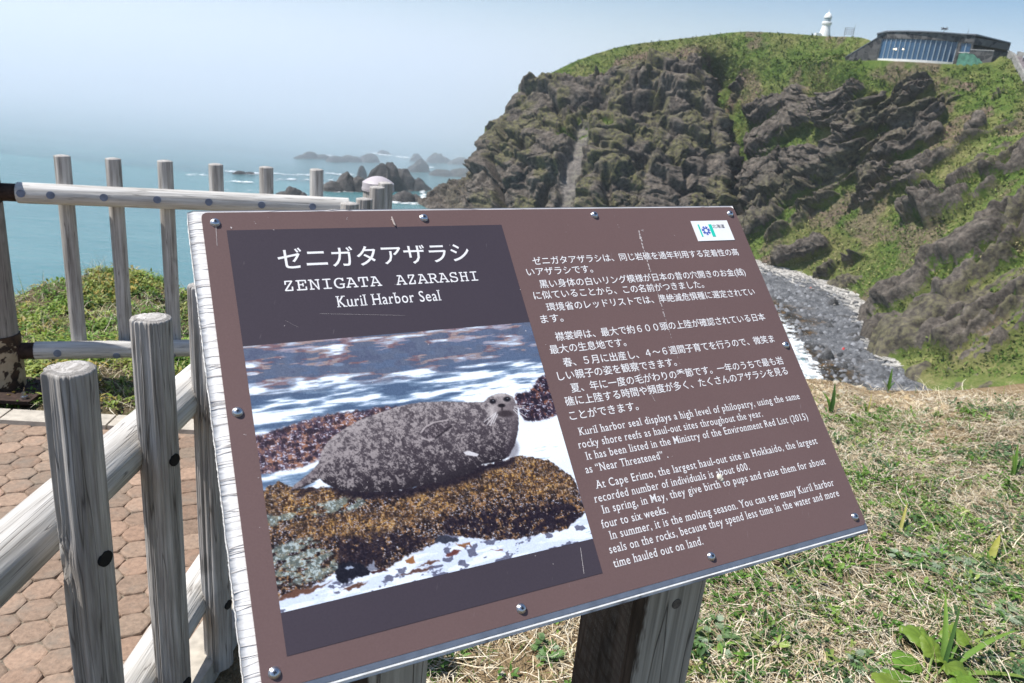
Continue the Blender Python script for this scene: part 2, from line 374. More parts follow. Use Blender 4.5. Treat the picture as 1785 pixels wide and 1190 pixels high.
# relief
al, ac = (nx * .84 - ny * .54), (nx * .54 + ny * .84)
f1, f2, cid = worley((HP + (fbm(HP / 7, 2, 88) - .5)[..., None] * 5) / np.array([12.0, 12.0, 8.5]), 3); g1, g2, gid = worley(HP / 2.6 + (fbm(HP / 4, 2, 8) - .5)[..., None] * 1.2, 9)
def ledges(a, c, pa, pc, seed, warp):
    """overhanging broken courses: swell along c, then drop; split into blocks along a"""
    w_ = fbm(HP / (pc * .9), 4, seed) * warp; cc_ = c / pc + w_; k = np.floor(cc_); f = cc_ - k
    aa = a / pa + _h(k, k * 0, k * 0, seed) * 7 + (fbm(HP / (pc * .5), 3, seed + 3) - .5) * 1.1; ka = np.floor(aa); fa = aa - ka
    blk = _h(k, ka, k * 0, seed + 1); prof = f ** .8 * sstep(1.0, .90, f); joint = sstep(0, .10, fa) * sstep(1, .93, fa)
    return prof * (.45 + .85 * blk) + .35 * (blk - .5) - .35 * (1 - joint)
zq = HP[..., 2] - HP[..., 0] * .12; hq = HP[..., 0] + .25 * HP[..., 1]
big = ridged(HP / 30 + .3, 3, 51) - .45
mass = 9.0 * big + 3.6 * (cid - .5) * sstep(0, .12, f2 - f1) + 1.2 * sstep(0, .2, f2 - f1) + 3.6 * ledges(hq - zq * .9, -zq - hq * .55, 20, 9.5, 301, 1.1) + .8 * ledges(hq + zq * .5, -zq - hq * .4, 7, 2.8, 302, 1.2) + .35 * (gid - .4) * sstep(0, .15, g2 - g1) + .22 * (ridged(HP / 1.5, 3, 14) - .5)
for (x1, y1, x2, y2, w, dep) in [(884, 214, 868, 305, 7, 8), (868, 285, 876, 372, 9, 9), (905, 255, 915, 272, 14, 6), (1005, 196, 1050, 182, 15, 7), (1095, 196, 1150, 190, 13, 5), (945, 366, 962, 325, 11, 8), (1110, 300, 1140, 270, 11, 4),
                                 (1020, 310, 1000, 365, 7, 4), (1265, 140, 1248, 190, 10, 8), (1190, 340, 1196, 300, 8, 4), (1060, 320, 1065, 370, 8, 4), (985, 215, 965, 190, 8, 3)]:
    d, t = segd(nx * .5 + HPX * .5, ny * .5 + HPY * .5, x1, y1, x2, y2); mass -= dep * sstep(1.15, .2, d / w)
mass = mass * (1 - .85 * slab)
mpp = np.clip(HD / F_PX, .05, .3)           # metres per sight-line step: ledge sizes in metres
strata = 5.0 * ribh + 3.8 * ledges(al * mpp, ac * mpp, 24, 5.6, 311, .8) + 1.2 * ledges(al * mpp, ac * mpp, 8, 1.9, 312, .8) + 1.8 * (cid - .5) * sstep(0, .12, f2 - f1) + .7 * (gid - .4) * sstep(0, .15, g2 - g1) + .4 * (ridged(HP / 1.5, 3, 15) - .5)
turf = 1.6 * (fbm(HP / 9, 4, 11) - .5) + .8 * (fbm(HP / 2.2, 3, 12) - .5) + .3 * (fbm(HP / .8, 2, 13) - .5)
tip = .55 + .45 * sstep(760, 860, HPX)
h = rock * (left * mass * (.45 + .55 * tip) + rightm * strata * np.clip(HD / 255, .3, 1) ** 1.15) + (1 - rock) * turf
def blur(a, r):
    for ax in (0, 1):
        c_ = np.cumsum(np.pad(a, [(r + 1, r) if k_ == ax else (0, 0) for k_ in (0, 1)], mode='edge'), axis=ax); a = (np.take(c_, np.arange(2 * r + 1, c_.shape[ax]), ax) - np.take(c_, np.arange(0, c_.shape[ax] - 2 * r - 1), ax)) / (2 * r + 1)
    return a
_w = sstep(235, 185, HD) * rightm; h = h * (1 - _w) + blur(h, 2) * _w; rock = rock * (1 - _w) + blur(rock, 1) * _w
near_rim = 1 - (1 - sstep(1.0, .90, vv)[None, :]) * (.55 + .15 * sstep(900, 990, HPX))
calm = 1 - sstep(1455, 1490, HPX) * sstep(150, 118, HPY) * sstep(1830, 1780, HPX)
h *= near_rim * (.12 + .88 * calm)
HP = HP + HN * h[..., None]
# what lies behind the rim: a gently falling plateau that ends in the sea on the far side
Rm = HP[:, -1]; out = Rm[:, :2] / np.linalg.norm(Rm[:, :2], axis=1, keepdims=True); flat = np.clip((Rm[:, 2] + 20) / 45, 0, 1)
back = []
for k, (dd, dz) in enumerate([(4, .0), (12, .2), (30, .5), (70, 1.2), (130, 3), (190, 8)]):
    sc = .06 + .94 * flat; q = np.concatenate([Rm[:, :2] + out * (dd * sc)[:, None], (Rm[:, 2] - dz - (1 - flat) * dd * .25)[:, None]], 1); q[:, 2] = np.maximum(q[:, 2], SEA - 3)
    q[:, 2] += (fbm(q / 9, 3, 6) - .5) * .8 * min(1, k); back.append(q)
q = back[-1].copy(); q[:, :2] += out * 25; q[:, 2] = SEA - 4; back.append(q)
foot = HP[:, 0].copy(); foot[:, :2] -= out * 4; foot[:, 2] = np.minimum(foot[:, 2] - 3, SEA - 2)
HA = np.concatenate([foot[:, None], HP, np.stack(back, 1)], 1)
pad = lambda a, b: np.concatenate([a[:, :1], a, np.repeat(a[:, -1:] * b, len(back), 1)], 1)
dark_attr = np.stack([pad(rock, .0), pad(soil, .3), pad(slab * .55, 0), pad(moss, 0)], -1)
def headland_material():
    m = Mat("headland_ground", 0.95, 0.1); o = m.obj()
    at = m.n('ShaderNodeAttribute', attribute_name='Col'); sp = m.n('ShaderNodeSeparateColor'); m.l(at.outputs['Color'], sp.inputs[0])
    n1 = m.noise(o, 0.22, 6, 0.65); n2 = m.noise(o, 0.9, 5, 0.65); n3 = m.noise(o, 2.6, 4, 0.6); nb = m.noise(o, 0.06, 3)
    gf = m.math('ADD', m.math('MULTIPLY', n1, 0.45), m.math('ADD', m.math('MULTIPLY', n3, 0.3), m.math('MULTIPLY', n2, 0.25)))
    green = m.ramp(gf, [(0.34, (0.028, 0.050, 0.012)), (0.46, (0.066, 0.108, 0.022)), (0.56, (0.118, 0.150, 0.040)), (0.68, (0.22, 0.20, 0.09))])
    dry = m.ramp(gf, [(0.36, (0.07, 0.085, 0.025)), (0.5, (0.15, 0.145, 0.055)), (0.64, (0.25, 0.21, 0.11))])
    green = m.mix(m.ramp(nb, [(0.45, (0, 0, 0)), (0.62, (.75, .75, .75))]), green, dry)
    rk = m.ramp(m.math('ADD', m.math('MULTIPLY', n1, 0.4), m.math('MULTIPLY', n2, 0.6)), [(0.32, (0.022, 0.019, 0.017)), (0.45, (0.064, 0.055, 0.048)), (0.58, (0.142, 0.122, 0.103)), (0.70, (0.26, 0.225, 0.19))])
    mossc = m.ramp(n2, [(0.35, (0.06, 0.065, 0.02)), (0.65, (0.15, 0.145, 0.055))])
    rk = m.mix(m.math('MULTIPLY', at.outputs['Alpha'], m.ramp(n2, [(0.4, (0, 0, 0)), (0.55, (.8, .8, .8))])), rk, mossc)
    rk = m.mix(sp.outputs[2], rk, m.ramp(n2, [(0.3, (0.13, 0.12, 0.115)), (0.7, (0.25, 0.235, 0.225))]))
    so_ = m.ramp(n2, [(0.35, (0.095, 0.07, 0.052)), (0.65, (0.20, 0.15, 0.112))])
    g2 = m.mix(m.math('MULTIPLY', sp.outputs[1], m.ramp(n1, [(0.35, (.4, .4, .4)), (0.5, (1, 1, 1))])), green, so_)
    edge = m.ramp(m.math('ADD', sp.outputs[0], m.math('ADD', m.math('MULTIPLY', m.math('SUBTRACT', n2, 0.5), 1.5), m.math('MULTIPLY', m.math('SUBTRACT', n3, 0.5), 0.9))), [(0.45, (0, 0, 0)), (0.52, (1, 1, 1))])
    m.color(m.mix(edge, g2, rk))
    m.bump(m.math('ADD', m.math('MULTIPLY', n2, 1.0), m.math('MULTIPLY', n3, 0.5)), 0.55, 0.6)
    return m.m
NT = HA.shape[1]
hl = mk("headland", HA, grid_faces(NU, NT), headland_material(), smooth=False, col=dark_attr.reshape(-1, 4)); tag(hl, kind='structure')
def on_headland(px, py):                        # the built slope under a sight line
    i = np.argmin((HPX - px) ** 2 + (HPY - py) ** 2); return HP.reshape(-1, 3)[i]

# ragged tufts of grass over the turf of the slopes
_g = np.random.default_rng(77); _w = ((rock < .35) & (vv[None, :] > .03)).astype(float) * np.linalg.norm(np.cross(np.gradient(HP, axis=0), np.gradient(HP, axis=1)), axis=-1); _w *= (HPX < 1830) & (HPY < 660) & ~((HPX > 1500) & (HPX < 1745) & (HPY < 116))
_i = _g.choice(_w.size, 30000, p=(_w / _w.sum()).ravel()); _b = HP.reshape(-1, 3)[_i]; n_ = len(_b); _b = np.repeat(_b, 3, 0) + _g.normal(0, .35, (n_ * 3, 3)) * np.array([1, 1, .15]); n_ *= 3
_a = _g.uniform(0, 6.28, n_); _l = _g.gamma(4, .075, n_) + .10; _wd = _l * _g.uniform(.3, .7, n_); _sd = np.stack([-np.sin(_a), np.cos(_a), _a * 0], -1); _tp = np.stack([np.cos(_a), np.sin(_a), _g.uniform(.25, .8, n_)], -1)
TV = np.stack([_b - _sd * _wd[:, None] / 2 - [0, 0, .04], _b + _sd * _wd[:, None] / 2 - [0, 0, .04], _b + _tp * _l[:, None] + _sd * _wd[:, None] * .3, _b + _tp * _l[:, None] - _sd * _wd[:, None] * .3], 1).reshape(-1, 3)
_c = np.array([(.06, .11, .020), (.10, .165, .030), (.15, .20, .048), (.22, .215, .085), (.075, .135, .024), (.28, .25, .13)])[np.clip(((fbm(_b / 14, 3, 61) - .5) * 2.4 + .42 + _g.normal(0, .22, n_)) * 6, 0, 5).astype(int)] * _g.uniform(.75, 1.25, n_)[:, None]
tag(mk("slope_grass", TV, np.arange(n_ * 4).reshape(-1, 4), vcol("slope_grass", .85, .1), col=np.repeat(_c, 4, 0)), kind='stuff')

# ================================================================== beach of the cove
WL = np.array([(1240, 478), (1285, 505), (1345, 540), (1372, 575), (1400, 622), (1432, 668), (1480, 740), (1560, 830)], float)
BT = np.array([(1275, 452), (1325, 458), (1400, 474), (1470, 494), (1515, 530), (1550, 592), (1600, 660), (1720, 740)], float)
nu, nv = 220, 110; ii = np.linspace(0, len(WL) - 1, nu)
wl = np.stack([np.interp(ii, np.arange(len(WL)), WL[:, k]) for k in (0, 1)], -1); bt = np.stack([np.interp(ii, np.arange(len(BT)), BT[:, k]) for k in (0, 1)], -1)
pw, pb = onz(wl[:, 0], wl[:, 1], SEA), onz(bt[:, 0], bt[:, 1], -39.8)
w = np.linspace(-.25, 1.12, nv)[None, :, None]; BP = pw[:, None] * (1 - w) + pb[:, None] * w; BP[..., 2] = SEA + np.where(w[..., 0] < 0, w[..., 0] * 4, w[..., 0] * 2.2)
f1, f2, cid = worley(BP[..., :2] / 2.4, 5); BP[..., 2] += .35 * (fbm(BP / 3, 3, 3) - .5) + .3 * cid * sstep(0, .3, f2 - f1) * (fbm(BP / 12, 2, 9) > .47)
bpx = wl[:, None, 0] * (1 - w[..., 0]) + bt[:, None, 0] * w[..., 0]; bpy_ = wl[:, None, 1] * (1 - w[..., 0]) + bt[:, None, 1] * w[..., 0]
kelp = sstep(.42, .05, w[..., 0] + (fbm(BP / 7, 4, 31) - .5) * .7) * sstep(500, 530, bpy_) * np.ones_like(bpx)
drift = sstep(.78, .93, w[..., 0] + (fbm(BP / 4, 3, 37) - .5) * .3) * sstep(610, 560, bpy_) * np.ones_like(bpx)
def beach_material():
    m = Mat("shingle", 0.9, 0.2); o = m.obj(); at = m.n('ShaderNodeAttribute', attribute_name='Col'); sp = m.n('ShaderNodeSeparateColor'); m.l(at.outputs['Color'], sp.inputs[0])
    n1 = m.noise(o, 0.5, 5, 0.7); n2 = m.noise(o, 3.0, 4, 0.6)
    st = m.ramp(m.math('ADD', m.math('MULTIPLY', n1, 0.5), m.math('MULTIPLY', n2, 0.5)), [(0.33, (0.03, 0.032, 0.037)), (0.48, (0.088, 0.092, 0.10)), (0.64, (0.22, 0.225, 0.235))])
    kc = m.ramp(n1, [(0.38, (0.012, 0.011, 0.01)), (0.52, (0.035, 0.027, 0.017)), (0.66, (0.15, 0.085, 0.03))])
    c = m.mix(sp.outputs[0], st, kc); c = m.mix(sp.outputs[1], c, m.ramp(n2, [(0.3, (0.13, 0.125, 0.12)), (0.65, (0.36, 0.345, 0.33))]))
    m.color(c); m.bump(n2, 0.8, 0.25); return m.m
tag(mk("beach", BP, grid_faces(nu, nv), beach_material(), smooth=True, col=np.stack([kelp, drift, drift * 0], -1).reshape(-1, 3)), kind='structure')
def on_beach(k, wv): i = int(k * (nu - 1)); j = int((wv + .25) / 1.37 * (nv - 1)); return BP[i, j]
# loose stones all over the shingle
_g = np.random.default_rng(31); n_ = 2600; _k, _q = _g.uniform(.05, .97, n_), _g.beta(1.3, 1.3, n_) * .95; _c = BP[(_k * (nu - 1)).astype(int), ((_q + .25) / 1.37 * (nv - 1)).astype(int)]; _s = .12 + .75 * _g.random(n_) ** 5
_o = np.array([(1, 0, -.2), (.4, .9, -.2), (-.6, .8, -.2), (-1, -.1, -.2), (-.4, -.9, -.2), (.6, -.8, -.2), (.5, .2, .6), (-.3, .5, .65), (-.3, -.5, .55)]); TS = np.array([(0, 1, 6), (1, 2, 7), (1, 7, 6), (2, 3, 7), (3, 8, 7), (3, 4, 8), (4, 5, 8), (5, 6, 8), (5, 0, 6), (6, 7, 8)])
SV = (_o[None] * _g.uniform(.6, 1.4, (n_, 9, 3)) * _s[:, None, None] + _c[:, None]).reshape(-1, 3)
tag(mk("shore_stones", SV, (TS[None] + (np.arange(n_) * 9)[:, None, None]).reshape(-1, 3), vcol("shore_stone", .9, .2), col=np.repeat(_g.uniform(.035, .26, (n_, 1)) ** 1.0 * np.array([.95, .98, 1.05]), 9, 0)), kind='stuff')
# driftwood thrown up along the back of the beach (nobody could count it)
mb = MB(); r2 = np.random.default_rng(3)
for k in range(900):
    p = on_beach(r2.uniform(.12, .80), min(1.05, max(.3, r2.normal(.90, .08)))); L = r2.uniform(.6, 3.4); a = r2.normal(2.6, .7); dv_ = np.array([math.cos(a), math.sin(a), r2.normal(0, .08)]) * L / 2
    mb.tube(p + [0, 0, .15] - dv_, p + [0, 0, .2] + dv_, r2.uniform(.07, .2), n=5)
tag(mb.build("driftwood", plain("bleached_driftwood", (0.46, 0.44, 0.41), 0.9, var=.4, scale=.8)), kind='stuff')
# surf and foam
def foam_mat():
    m = Mat("sea_foam", .75, .2); m.color((.74, .78, .80)); c = m.attr('Col', 'Fac'); tr = m.n('ShaderNodeBsdfTransparent'); mx = m.n('ShaderNodeMixShader')
    m.l(c, mx.inputs[0]); m.l(tr.outputs[0], mx.inputs[1]); m.l(m.b.outputs[0], mx.inputs[2]); m.l(mx.outputs[0], m.t.nodes['Material Output'].inputs[0]); return m.m
M_FOAM = foam_mat()
FV, FF, FA, fn = [], [], [], 0
def foam(pts, width, thr, seed, z=.14, cell=.8, grow=6):
    """broken white water along a line of points on the sea"""
    global fn
    pts = [np.asarray(p, float)[:2] for p in pts]
    P = np.array(pts); lo, hi = P.min(0) - width * 1.3, P.max(0) + width * 1.3
    nx_, ny_ = [int(min(420, max(6, (hi[i] - lo[i]) / cell))) for i in (0, 1)]
    X, Y = np.meshgrid(np.linspace(lo[0], hi[0], nx_), np.linspace(lo[1], hi[1], ny_), indexing='ij')
    q = np.stack([X, Y, X * 0 + seed * 7.3], -1)
    d = polyd(X, Y, pts) / width; n_ = fbm(q / grow, 5, seed, gain=.72)
    al_ = np.clip(((n_ - thr) - .32 * (d - .35) + .02) / .13, 0, 1) * (.35 + .65 * sstep(.40, .55, fbm(q / (grow * .22), 3, seed + 5)))
    Fc = grid_faces(nx_, ny_); k = al_.ravel()[Fc].max(1) > .03; Fc = Fc[k]
    if len(Fc) == 0: return
    FV.append(np.stack([X, Y, SEA + z + .25 * al_], -1).reshape(-1, 3)); FA.append(al_.ravel()); FF.append(Fc + fn); fn += nx_ * ny_
def sp_(*pts): return [onz(x, y, SEA) for x, y in pts]
foam(sp_((400, 299), (425, 302), (452, 303)), 7, .50, 1); foam(sp_((476, 302), (505, 305), (534, 305)), 7, .50, 2); foam(sp_((566, 302), (598, 305), (624, 304)), 6, .5, 3)
foam(sp_((640, 265), (668, 270), (715, 275)), 10, .50, 4); foam(sp_((572, 271), (590, 274)), 6, .5, 5); foam(sp_((570, 327), (590, 334), (606, 333)), 5, .47, 6); foam(sp_((690, 352), (705, 355), (728, 354)), 4, .46, 7)
foam(sp_((733, 325), (738, 338), (742, 352)), 2.2, .42, 8, cell=.5); foam(sp_((752, 292), (768, 294)), 4, .46, 9); foam(sp_((391, 331), (420, 332), (452, 333)), 3, .52, 10); foam(sp_((350, 305), (390, 315), (430, 318)), 10, .56, 11)
foam(sp_((782, 301), (790, 304)), 3, .45, 12); foam(sp_((795, 272), (806, 273)), 5, .48, 13); foam(sp_((560, 318), (580, 320)), 4, .47, 14); foam(sp_((480, 315), (560, 312)), 9, .57, 15)
foam(sp_((1330, 545), (1352, 556), (1372, 592), (1398, 640), (1420, 664)), 4.2, .40, 16, .12, .28, 2.6); foam(sp_((1310, 540), (1345, 580), (1380, 650)), 9, .52, 17, .12, .4, 4)
FV, FF, FA = np.concatenate(FV), np.concatenate(FF), np.concatenate(FA); us, inv = np.unique(FF, return_inverse=True)
tag(mk("surf", FV[us], inv.reshape(FF.shape), M_FOAM, smooth=True, col=np.repeat(FA[us][:, None], 3, 1)), kind='stuff')

# ================================================================== rocks in the sea and on the beach
def rock_mat(name, dark, mid, light, sc):
    m = Mat(name, 0.9, 0.25); o = m.obj(); a = m.noise(o, sc, 6, 0.65); b = m.noise(o, sc * 4, 4, .6)
    f = m.math('ADD', m.math('MULTIPLY', a, .55), m.math('MULTIPLY', b, .45)); m.color(m.ramp(f, [(.34, dark), (.5, mid), (.67, light)])); m.bump(f, .9, .5 / (sc * 3)); return m.m
M_ROCK = rock_mat("sea_rock", (0.035, 0.033, 0.034), (0.075, 0.07, 0.068), (0.14, 0.13, 0.12), .45)
M_SHORE = rock_mat("beach_stone", (0.03, 0.03, 0.032), (0.07, 0.07, 0.072), (0.16, 0.155, 0.155), 1.2)
def sea_rock(name, peaks, x0, x1, yb, label, cat='rock', group=None, deep=.55, seed=0, mat=None, zb=SEA, n=64):
    """peaks = [(px, height in px, width in px)]; the foot spans x0..x1 at the water line yb"""
    a, b = onz(x0, yb, zb), onz(x1, yb, zb); c0 = (a + b) / 2; ex = b - a; L = np.linalg.norm(ex[:2]); ex = unit([ex[0], ex[1], 0]); ey = np.array([-ex[1], ex[0], 0])
    k = L / (x1 - x0); dep = max(L * deep * .5, 1.0)
    U, W = np.meshgrid(np.linspace(-.56, .56, n), np.linspace(-1.15, 1.15, max(18, n // 2)), indexing='ij')
    X = U * L; Y = W * dep; pxs = (x0 + x1) / 2 + U * (x1 - x0)
    q = c0 + X[..., None] * ex + Y[..., None] * ey
    sc = max(L, 2) / 7
    hh = np.zeros_like(U)
    for (pk, ph, pw_) in peaks:
        r = np.hypot((pxs - pk) / pw_, (W - _h(np.array(int(pk)), np.array(seed), np.array(1), 5) * .5 + .25) / .85); hh = np.maximum(hh, ph * k * np.clip(1 - r ** 2, 0, 1) ** .75)
    env = np.clip(1 - np.hypot(U / .54, W / 1.1) ** 2.2, 0, 1)
    top_ = k * max(p[1] for p in peaks)
    hh = hh * (.62 + .40 * fbm(q / (L * .30) + seed, 3, seed)) + top_ * env * (.26 * (fbm(q / (L * .10) + seed, 4, seed + 1) - .5) + .10) - .12 * top_ * (1 - env)
    f1, f2, cid = worley(q[..., :2] / (sc * .7), seed); hh += .16 * top_ * (cid - .5) * sstep(0, .12, f2 - f1) * env
    hh = np.where(np.hypot(U / .56, W / 1.15) > .98, -max(1.0, k * 3), hh)
    q = q + ex * ((fbm(q / sc, 3, seed + 2) - .5) * sc * .8)[..., None]; q[..., 2] = zb + hh
    o = mk(name, q, grid_faces(*U.shape), mat or M_ROCK, smooth=False, origin=(c0[0], c0[1], zb))
    return tag(o, label, cat, group)
RG = 'rocks standing in the sea off the headland'
sea_rock('sea_stack', [(664, 44, 27), (697, 36, 28), (724, 15, 28), (646, 21, 22), (680, 30, 36)], 626, 752, 329, 'tall twin-peaked dark sea stack behind the capped gate post', group=RG, seed=1, deep=.5, n=110)
sea_rock('sea_rock', [(600, 28, 18), (574, 16, 20), (624, 20, 24), (592, 14, 34)], 560, 652, 331, 'low jagged rock shelf with foam left of the twin-peaked sea stack', group=RG, seed=2, n=90)
sea_rock('sea_rock', [(705, 16, 18), (725, 10, 12), (690, 10, 12)], 676, 738, 350, 'low brown rock at the foot of the cliff, below the twin-peaked stack', group=RG, seed=3)
sea_rock('sea_rock', [(631, 20, 9)], 620, 643, 310, 'small pointed rock against the left side of the twin-peaked stack', group=RG, seed=4)
sea_rock('sea_rock', [(512, 18, 18), (492, 9, 14), (525, 9, 10)], 478, 540, 343, 'rounded dark rock seen over the gate rail between its last two pickets', group=RG, seed=5)
sea_rock('sea_rock', [(540, 10, 16), (560, 7, 16), (525, 5, 12)], 508, 578, 276, 'long hazy reef at the far left of the rock line', group=RG, seed=6, deep=.3)
sea_rock('sea_rock', [(640, 12, 18), (610, 10, 18), (585, 8, 16)], 566, 664, 281, 'long hazy reef with white surf behind, beyond the twin-peaked stack', group=RG, seed=7, deep=.3)
sea_rock('sea_rock', [(668, 5, 10)], 652, 690, 268, 'tiny farthest skerry in the white surf line', group=RG, seed=8, deep=.3)
sea_rock('sea_rock', [(726, 9, 12)], 711, 744, 280, 'small hazy rock at the left end of the far right-hand reef', group=RG, seed=9, deep=.4)
sea_rock('sea_rock', [(760, 13, 16), (775, 8, 12)], 740, 790, 283, 'hazy humped rock in the middle of the far right-hand reef', group=RG, seed=10, deep=.4)
sea_rock('sea_rock', [(800, 8, 22), (822, 7, 16)], 778, 838, 285, 'flat hazy reef ending behind the cliff edge', group=RG, seed=11, deep=.35)
sea_rock('sea_rock', [(733, 17, 14), (720, 9, 12)], 708, 762, 299, 'hazy conical rock right of the twin-peaked stack', group=RG, seed=12, deep=.4)
sea_rock('sea_rock', [(800, 12, 22), (770, 9, 16), (826, 14, 14)], 744, 850, 306, 'broad low rock bank between the conical rock and the cliff', group=RG, seed=13, deep=.35, n=80)
sea_rock('sea_rock', [(843, 30, 12)], 824, 868, 300, 'steep hazy rock half hidden behind the cliff edge', group=RG, seed=14, deep=.6)
sea_rock('sea_rock', [(418, 6, 12), (436, 4, 10)], 400, 450, 303, 'awash rock with a breaking wave left of the fence pickets', group=RG, seed=15, deep=.3)
BG = 'boulders lying on the shingle beach'
for i, (x, y, w_, h_, lab) in enumerate([(1451, 536, 17, 12, 'dark squat boulder alone in the middle of the shingle'), (1441, 621, 18, 9, 'pale rounded boulder beside the brown kelp near the water'), (1470, 640, 12, 6, 'flat grey stone at the near end of the shingle'),
        (1486, 588, 20, 7, 'low black slab lying near the foot of the right-hand outcrop'), (1497, 598, 24, 9, 'long black slab under the right-hand outcrop'), (1445, 570, 11, 5, 'small dark boulder at the edge of the upper kelp patch'),
        (1470, 556, 26, 5, 'thin dark ledge across the pale shingle'), (1415, 512, 12, 5, 'small dark stone below the driftwood line'), (1520, 578, 16, 8, 'dark rock tucked against the foot of the slope')]):
    p = onz(x, y, -41.4); sea_rock('boulder', [(x, h_ * 1.25, w_ * .62)], x - w_ * .6, x + w_ * .6, y, lab, 'boulder', BG, .8, 30 + i, M_SHORE, -41.3, 26)
for i, (x, y, c_, lab) in enumerate([(1470, 609, (0.5, 0.02, 0.02), 'red fishing float lying on the grey shingle'), (1413, 503, (0.6, .12, .08), 'red buoy among the white driftwood'), (1440, 498, (.6, .5, .1), 'yellow buoy among the white driftwood')]):
    p = onz(x, y, -40.6 if i else -41.1); mb = MB(); mb.dome(p, (0, 0, 1), .34, .4, 14, 5).dome(p, (0, 0, -1), .34, .34, 14, 5).tube(p + [0, 0, .38], p + [0, 0, .52], .07, n=8)
    tag(mb.build('buoy', plain('buoy_plastic', c_, .4, var=.1), smooth=True, origin=p), lab, 'buoy', 'floats washed up on the beach')

# ================================================================== the hill we stand on
def edge_r(az):                                # plan distance of the turf edge
    return np.interp(az, [-180, -110, -70, -40, -36, -30, -22, -10, 5, 18, 24, 28, 34, 45, 70, 110, 180], [40, 40, 12, 6.6, 6.2, 6.5, 6.1, 5.8, 5.6, 5.4, 5.5, 5.7, 5.9, 6.5, 12, 40, 40])
_sil = np.array([(-60, 520), (0, 512), (40, 500), (75, 483), (110, 478), (150, 466), (185, 460), (235, 459), (270, 470), (300, 484), (330, 500), (420, 560), (600, 620), (900, 640), (1200, 650), (1425, 657), (1470, 662), (1520, 676), (1580, 676), (1640, 672), (1710, 664), (1785, 662), (1900, 662)], float)
_sr = ray(_sil[:, 0], _sil[:, 1]); _saz = np.degrees(np.arctan2(_sr[:, 0], _sr[:, 1])); _sel = _sr[:, 2] / np.hypot(_sr[:, 0], _sr[:, 1])
_szc = EYE[2] + edge_r(_saz) * _sel - np.where(_saz < -8, .07, .02)
def path_mask(x, y): return sstep(.06, -.06, np.maximum(x + .62, y - 3.17 - .10 * (x + 2.2)))
def hill_z(x, y):
    az = np.degrees(np.arctan2(x, y)); r = np.hypot(x, y); rho = edge_r(az)
    zc = np.interp(az, np.concatenate([[-180, -100], _saz, [100, 180]]), np.concatenate([[0, 0], _szc, [0, 0]]))
    z = zc * sstep(.5, 1.0, r / rho); p = np.stack([x, y], -1)
    soft = 1 - path_mask(x, y)
    z = z + soft * (.05 * (fbm(p / .8, 3, 2) - .5) + .02 * (fbm(p / .15, 3, 4) - .5) + .10 * (fbm(p / .9, 3, 8) - .5) * sstep(.6, .95, r / rho)) - .012 * (1 - soft)
    over = r - rho - .22 * (fbm(p / .7, 3, 19) - .5)
    return z - np.where(over > 0, np.minimum(1.5 * over ** 1.35, 3 + 1.25 * over), 0)
azs = np.radians(np.concatenate([np.arange(-180, -60, 3), np.arange(-60, 62, .3), np.arange(62, 180, 3)]))
rs = np.concatenate([np.linspace(0, 1, 150) ** .8 * .93, np.linspace(.935, 1.2, 42), 1.2 + np.linspace(.03, 1, 24) ** 1.8 * 7])
A, Rr = np.meshgrid(azs, rs, indexing='ij'); Rr = Rr * np.where(Rr > 0, edge_r(np.degrees(A)), 1)
X, Y = Rr * np.sin(A), Rr * np.cos(A); Z = np.maximum(hill_z(X, Y), SEA - 3)
p2 = np.stack([X, Y], -1)
bare = np.clip(sstep(.80, .93, Rr / edge_r(np.degrees(A)) + (fbm(p2 / .5, 3, 3) - .5) * .3) * (X > 0) + sstep(.58, .66, fbm(p2 / .35, 4, 25)) * .6 + sstep(.85, .3, np.hypot(X - .05, Y - 1.9)) * 1.1, 0, 1)
def soil_material():
    m = Mat("clay_soil", 0.95, 0.1); o = m.obj(); at = m.n('ShaderNodeAttribute', attribute_name='Col'); sp = m.n('ShaderNodeSeparateColor'); m.l(at.outputs['Color'], sp.inputs[0])
    n1 = m.noise(o, 5, 6, .65); n2 = m.noise(o, 38, 4, .6); n3 = m.noise(o, 140, 3)
    f = m.math('ADD', m.math('MULTIPLY', n1, .45), m.math('ADD', m.math('MULTIPLY', n2, .3), m.math('MULTIPLY', n3, .25)))
    clay = m.ramp(f, [(.34, (0.13, 0.088, 0.048)), (.5, (0.29, 0.208, 0.118)), (.66, (0.44, 0.345, 0.22))])
    thatch = m.ramp(f, [(.36, (0.045, 0.036, 0.02)), (.5, (0.13, 0.105, 0.062)), (.64, (0.28, 0.23, 0.145))])
    m.color(m.mix(sp.outputs[0], thatch, clay)); m.bump(f, 1.0, .06); return m.m
hill = mk("ground", np.stack([X, Y, Z], -1), grid_faces(len(azs), len(rs)), soil_material(), smooth=True, col=np.stack([bare, bare * 0, bare * 0], -1).reshape(-1, 3)); tag(hill, kind='structure')

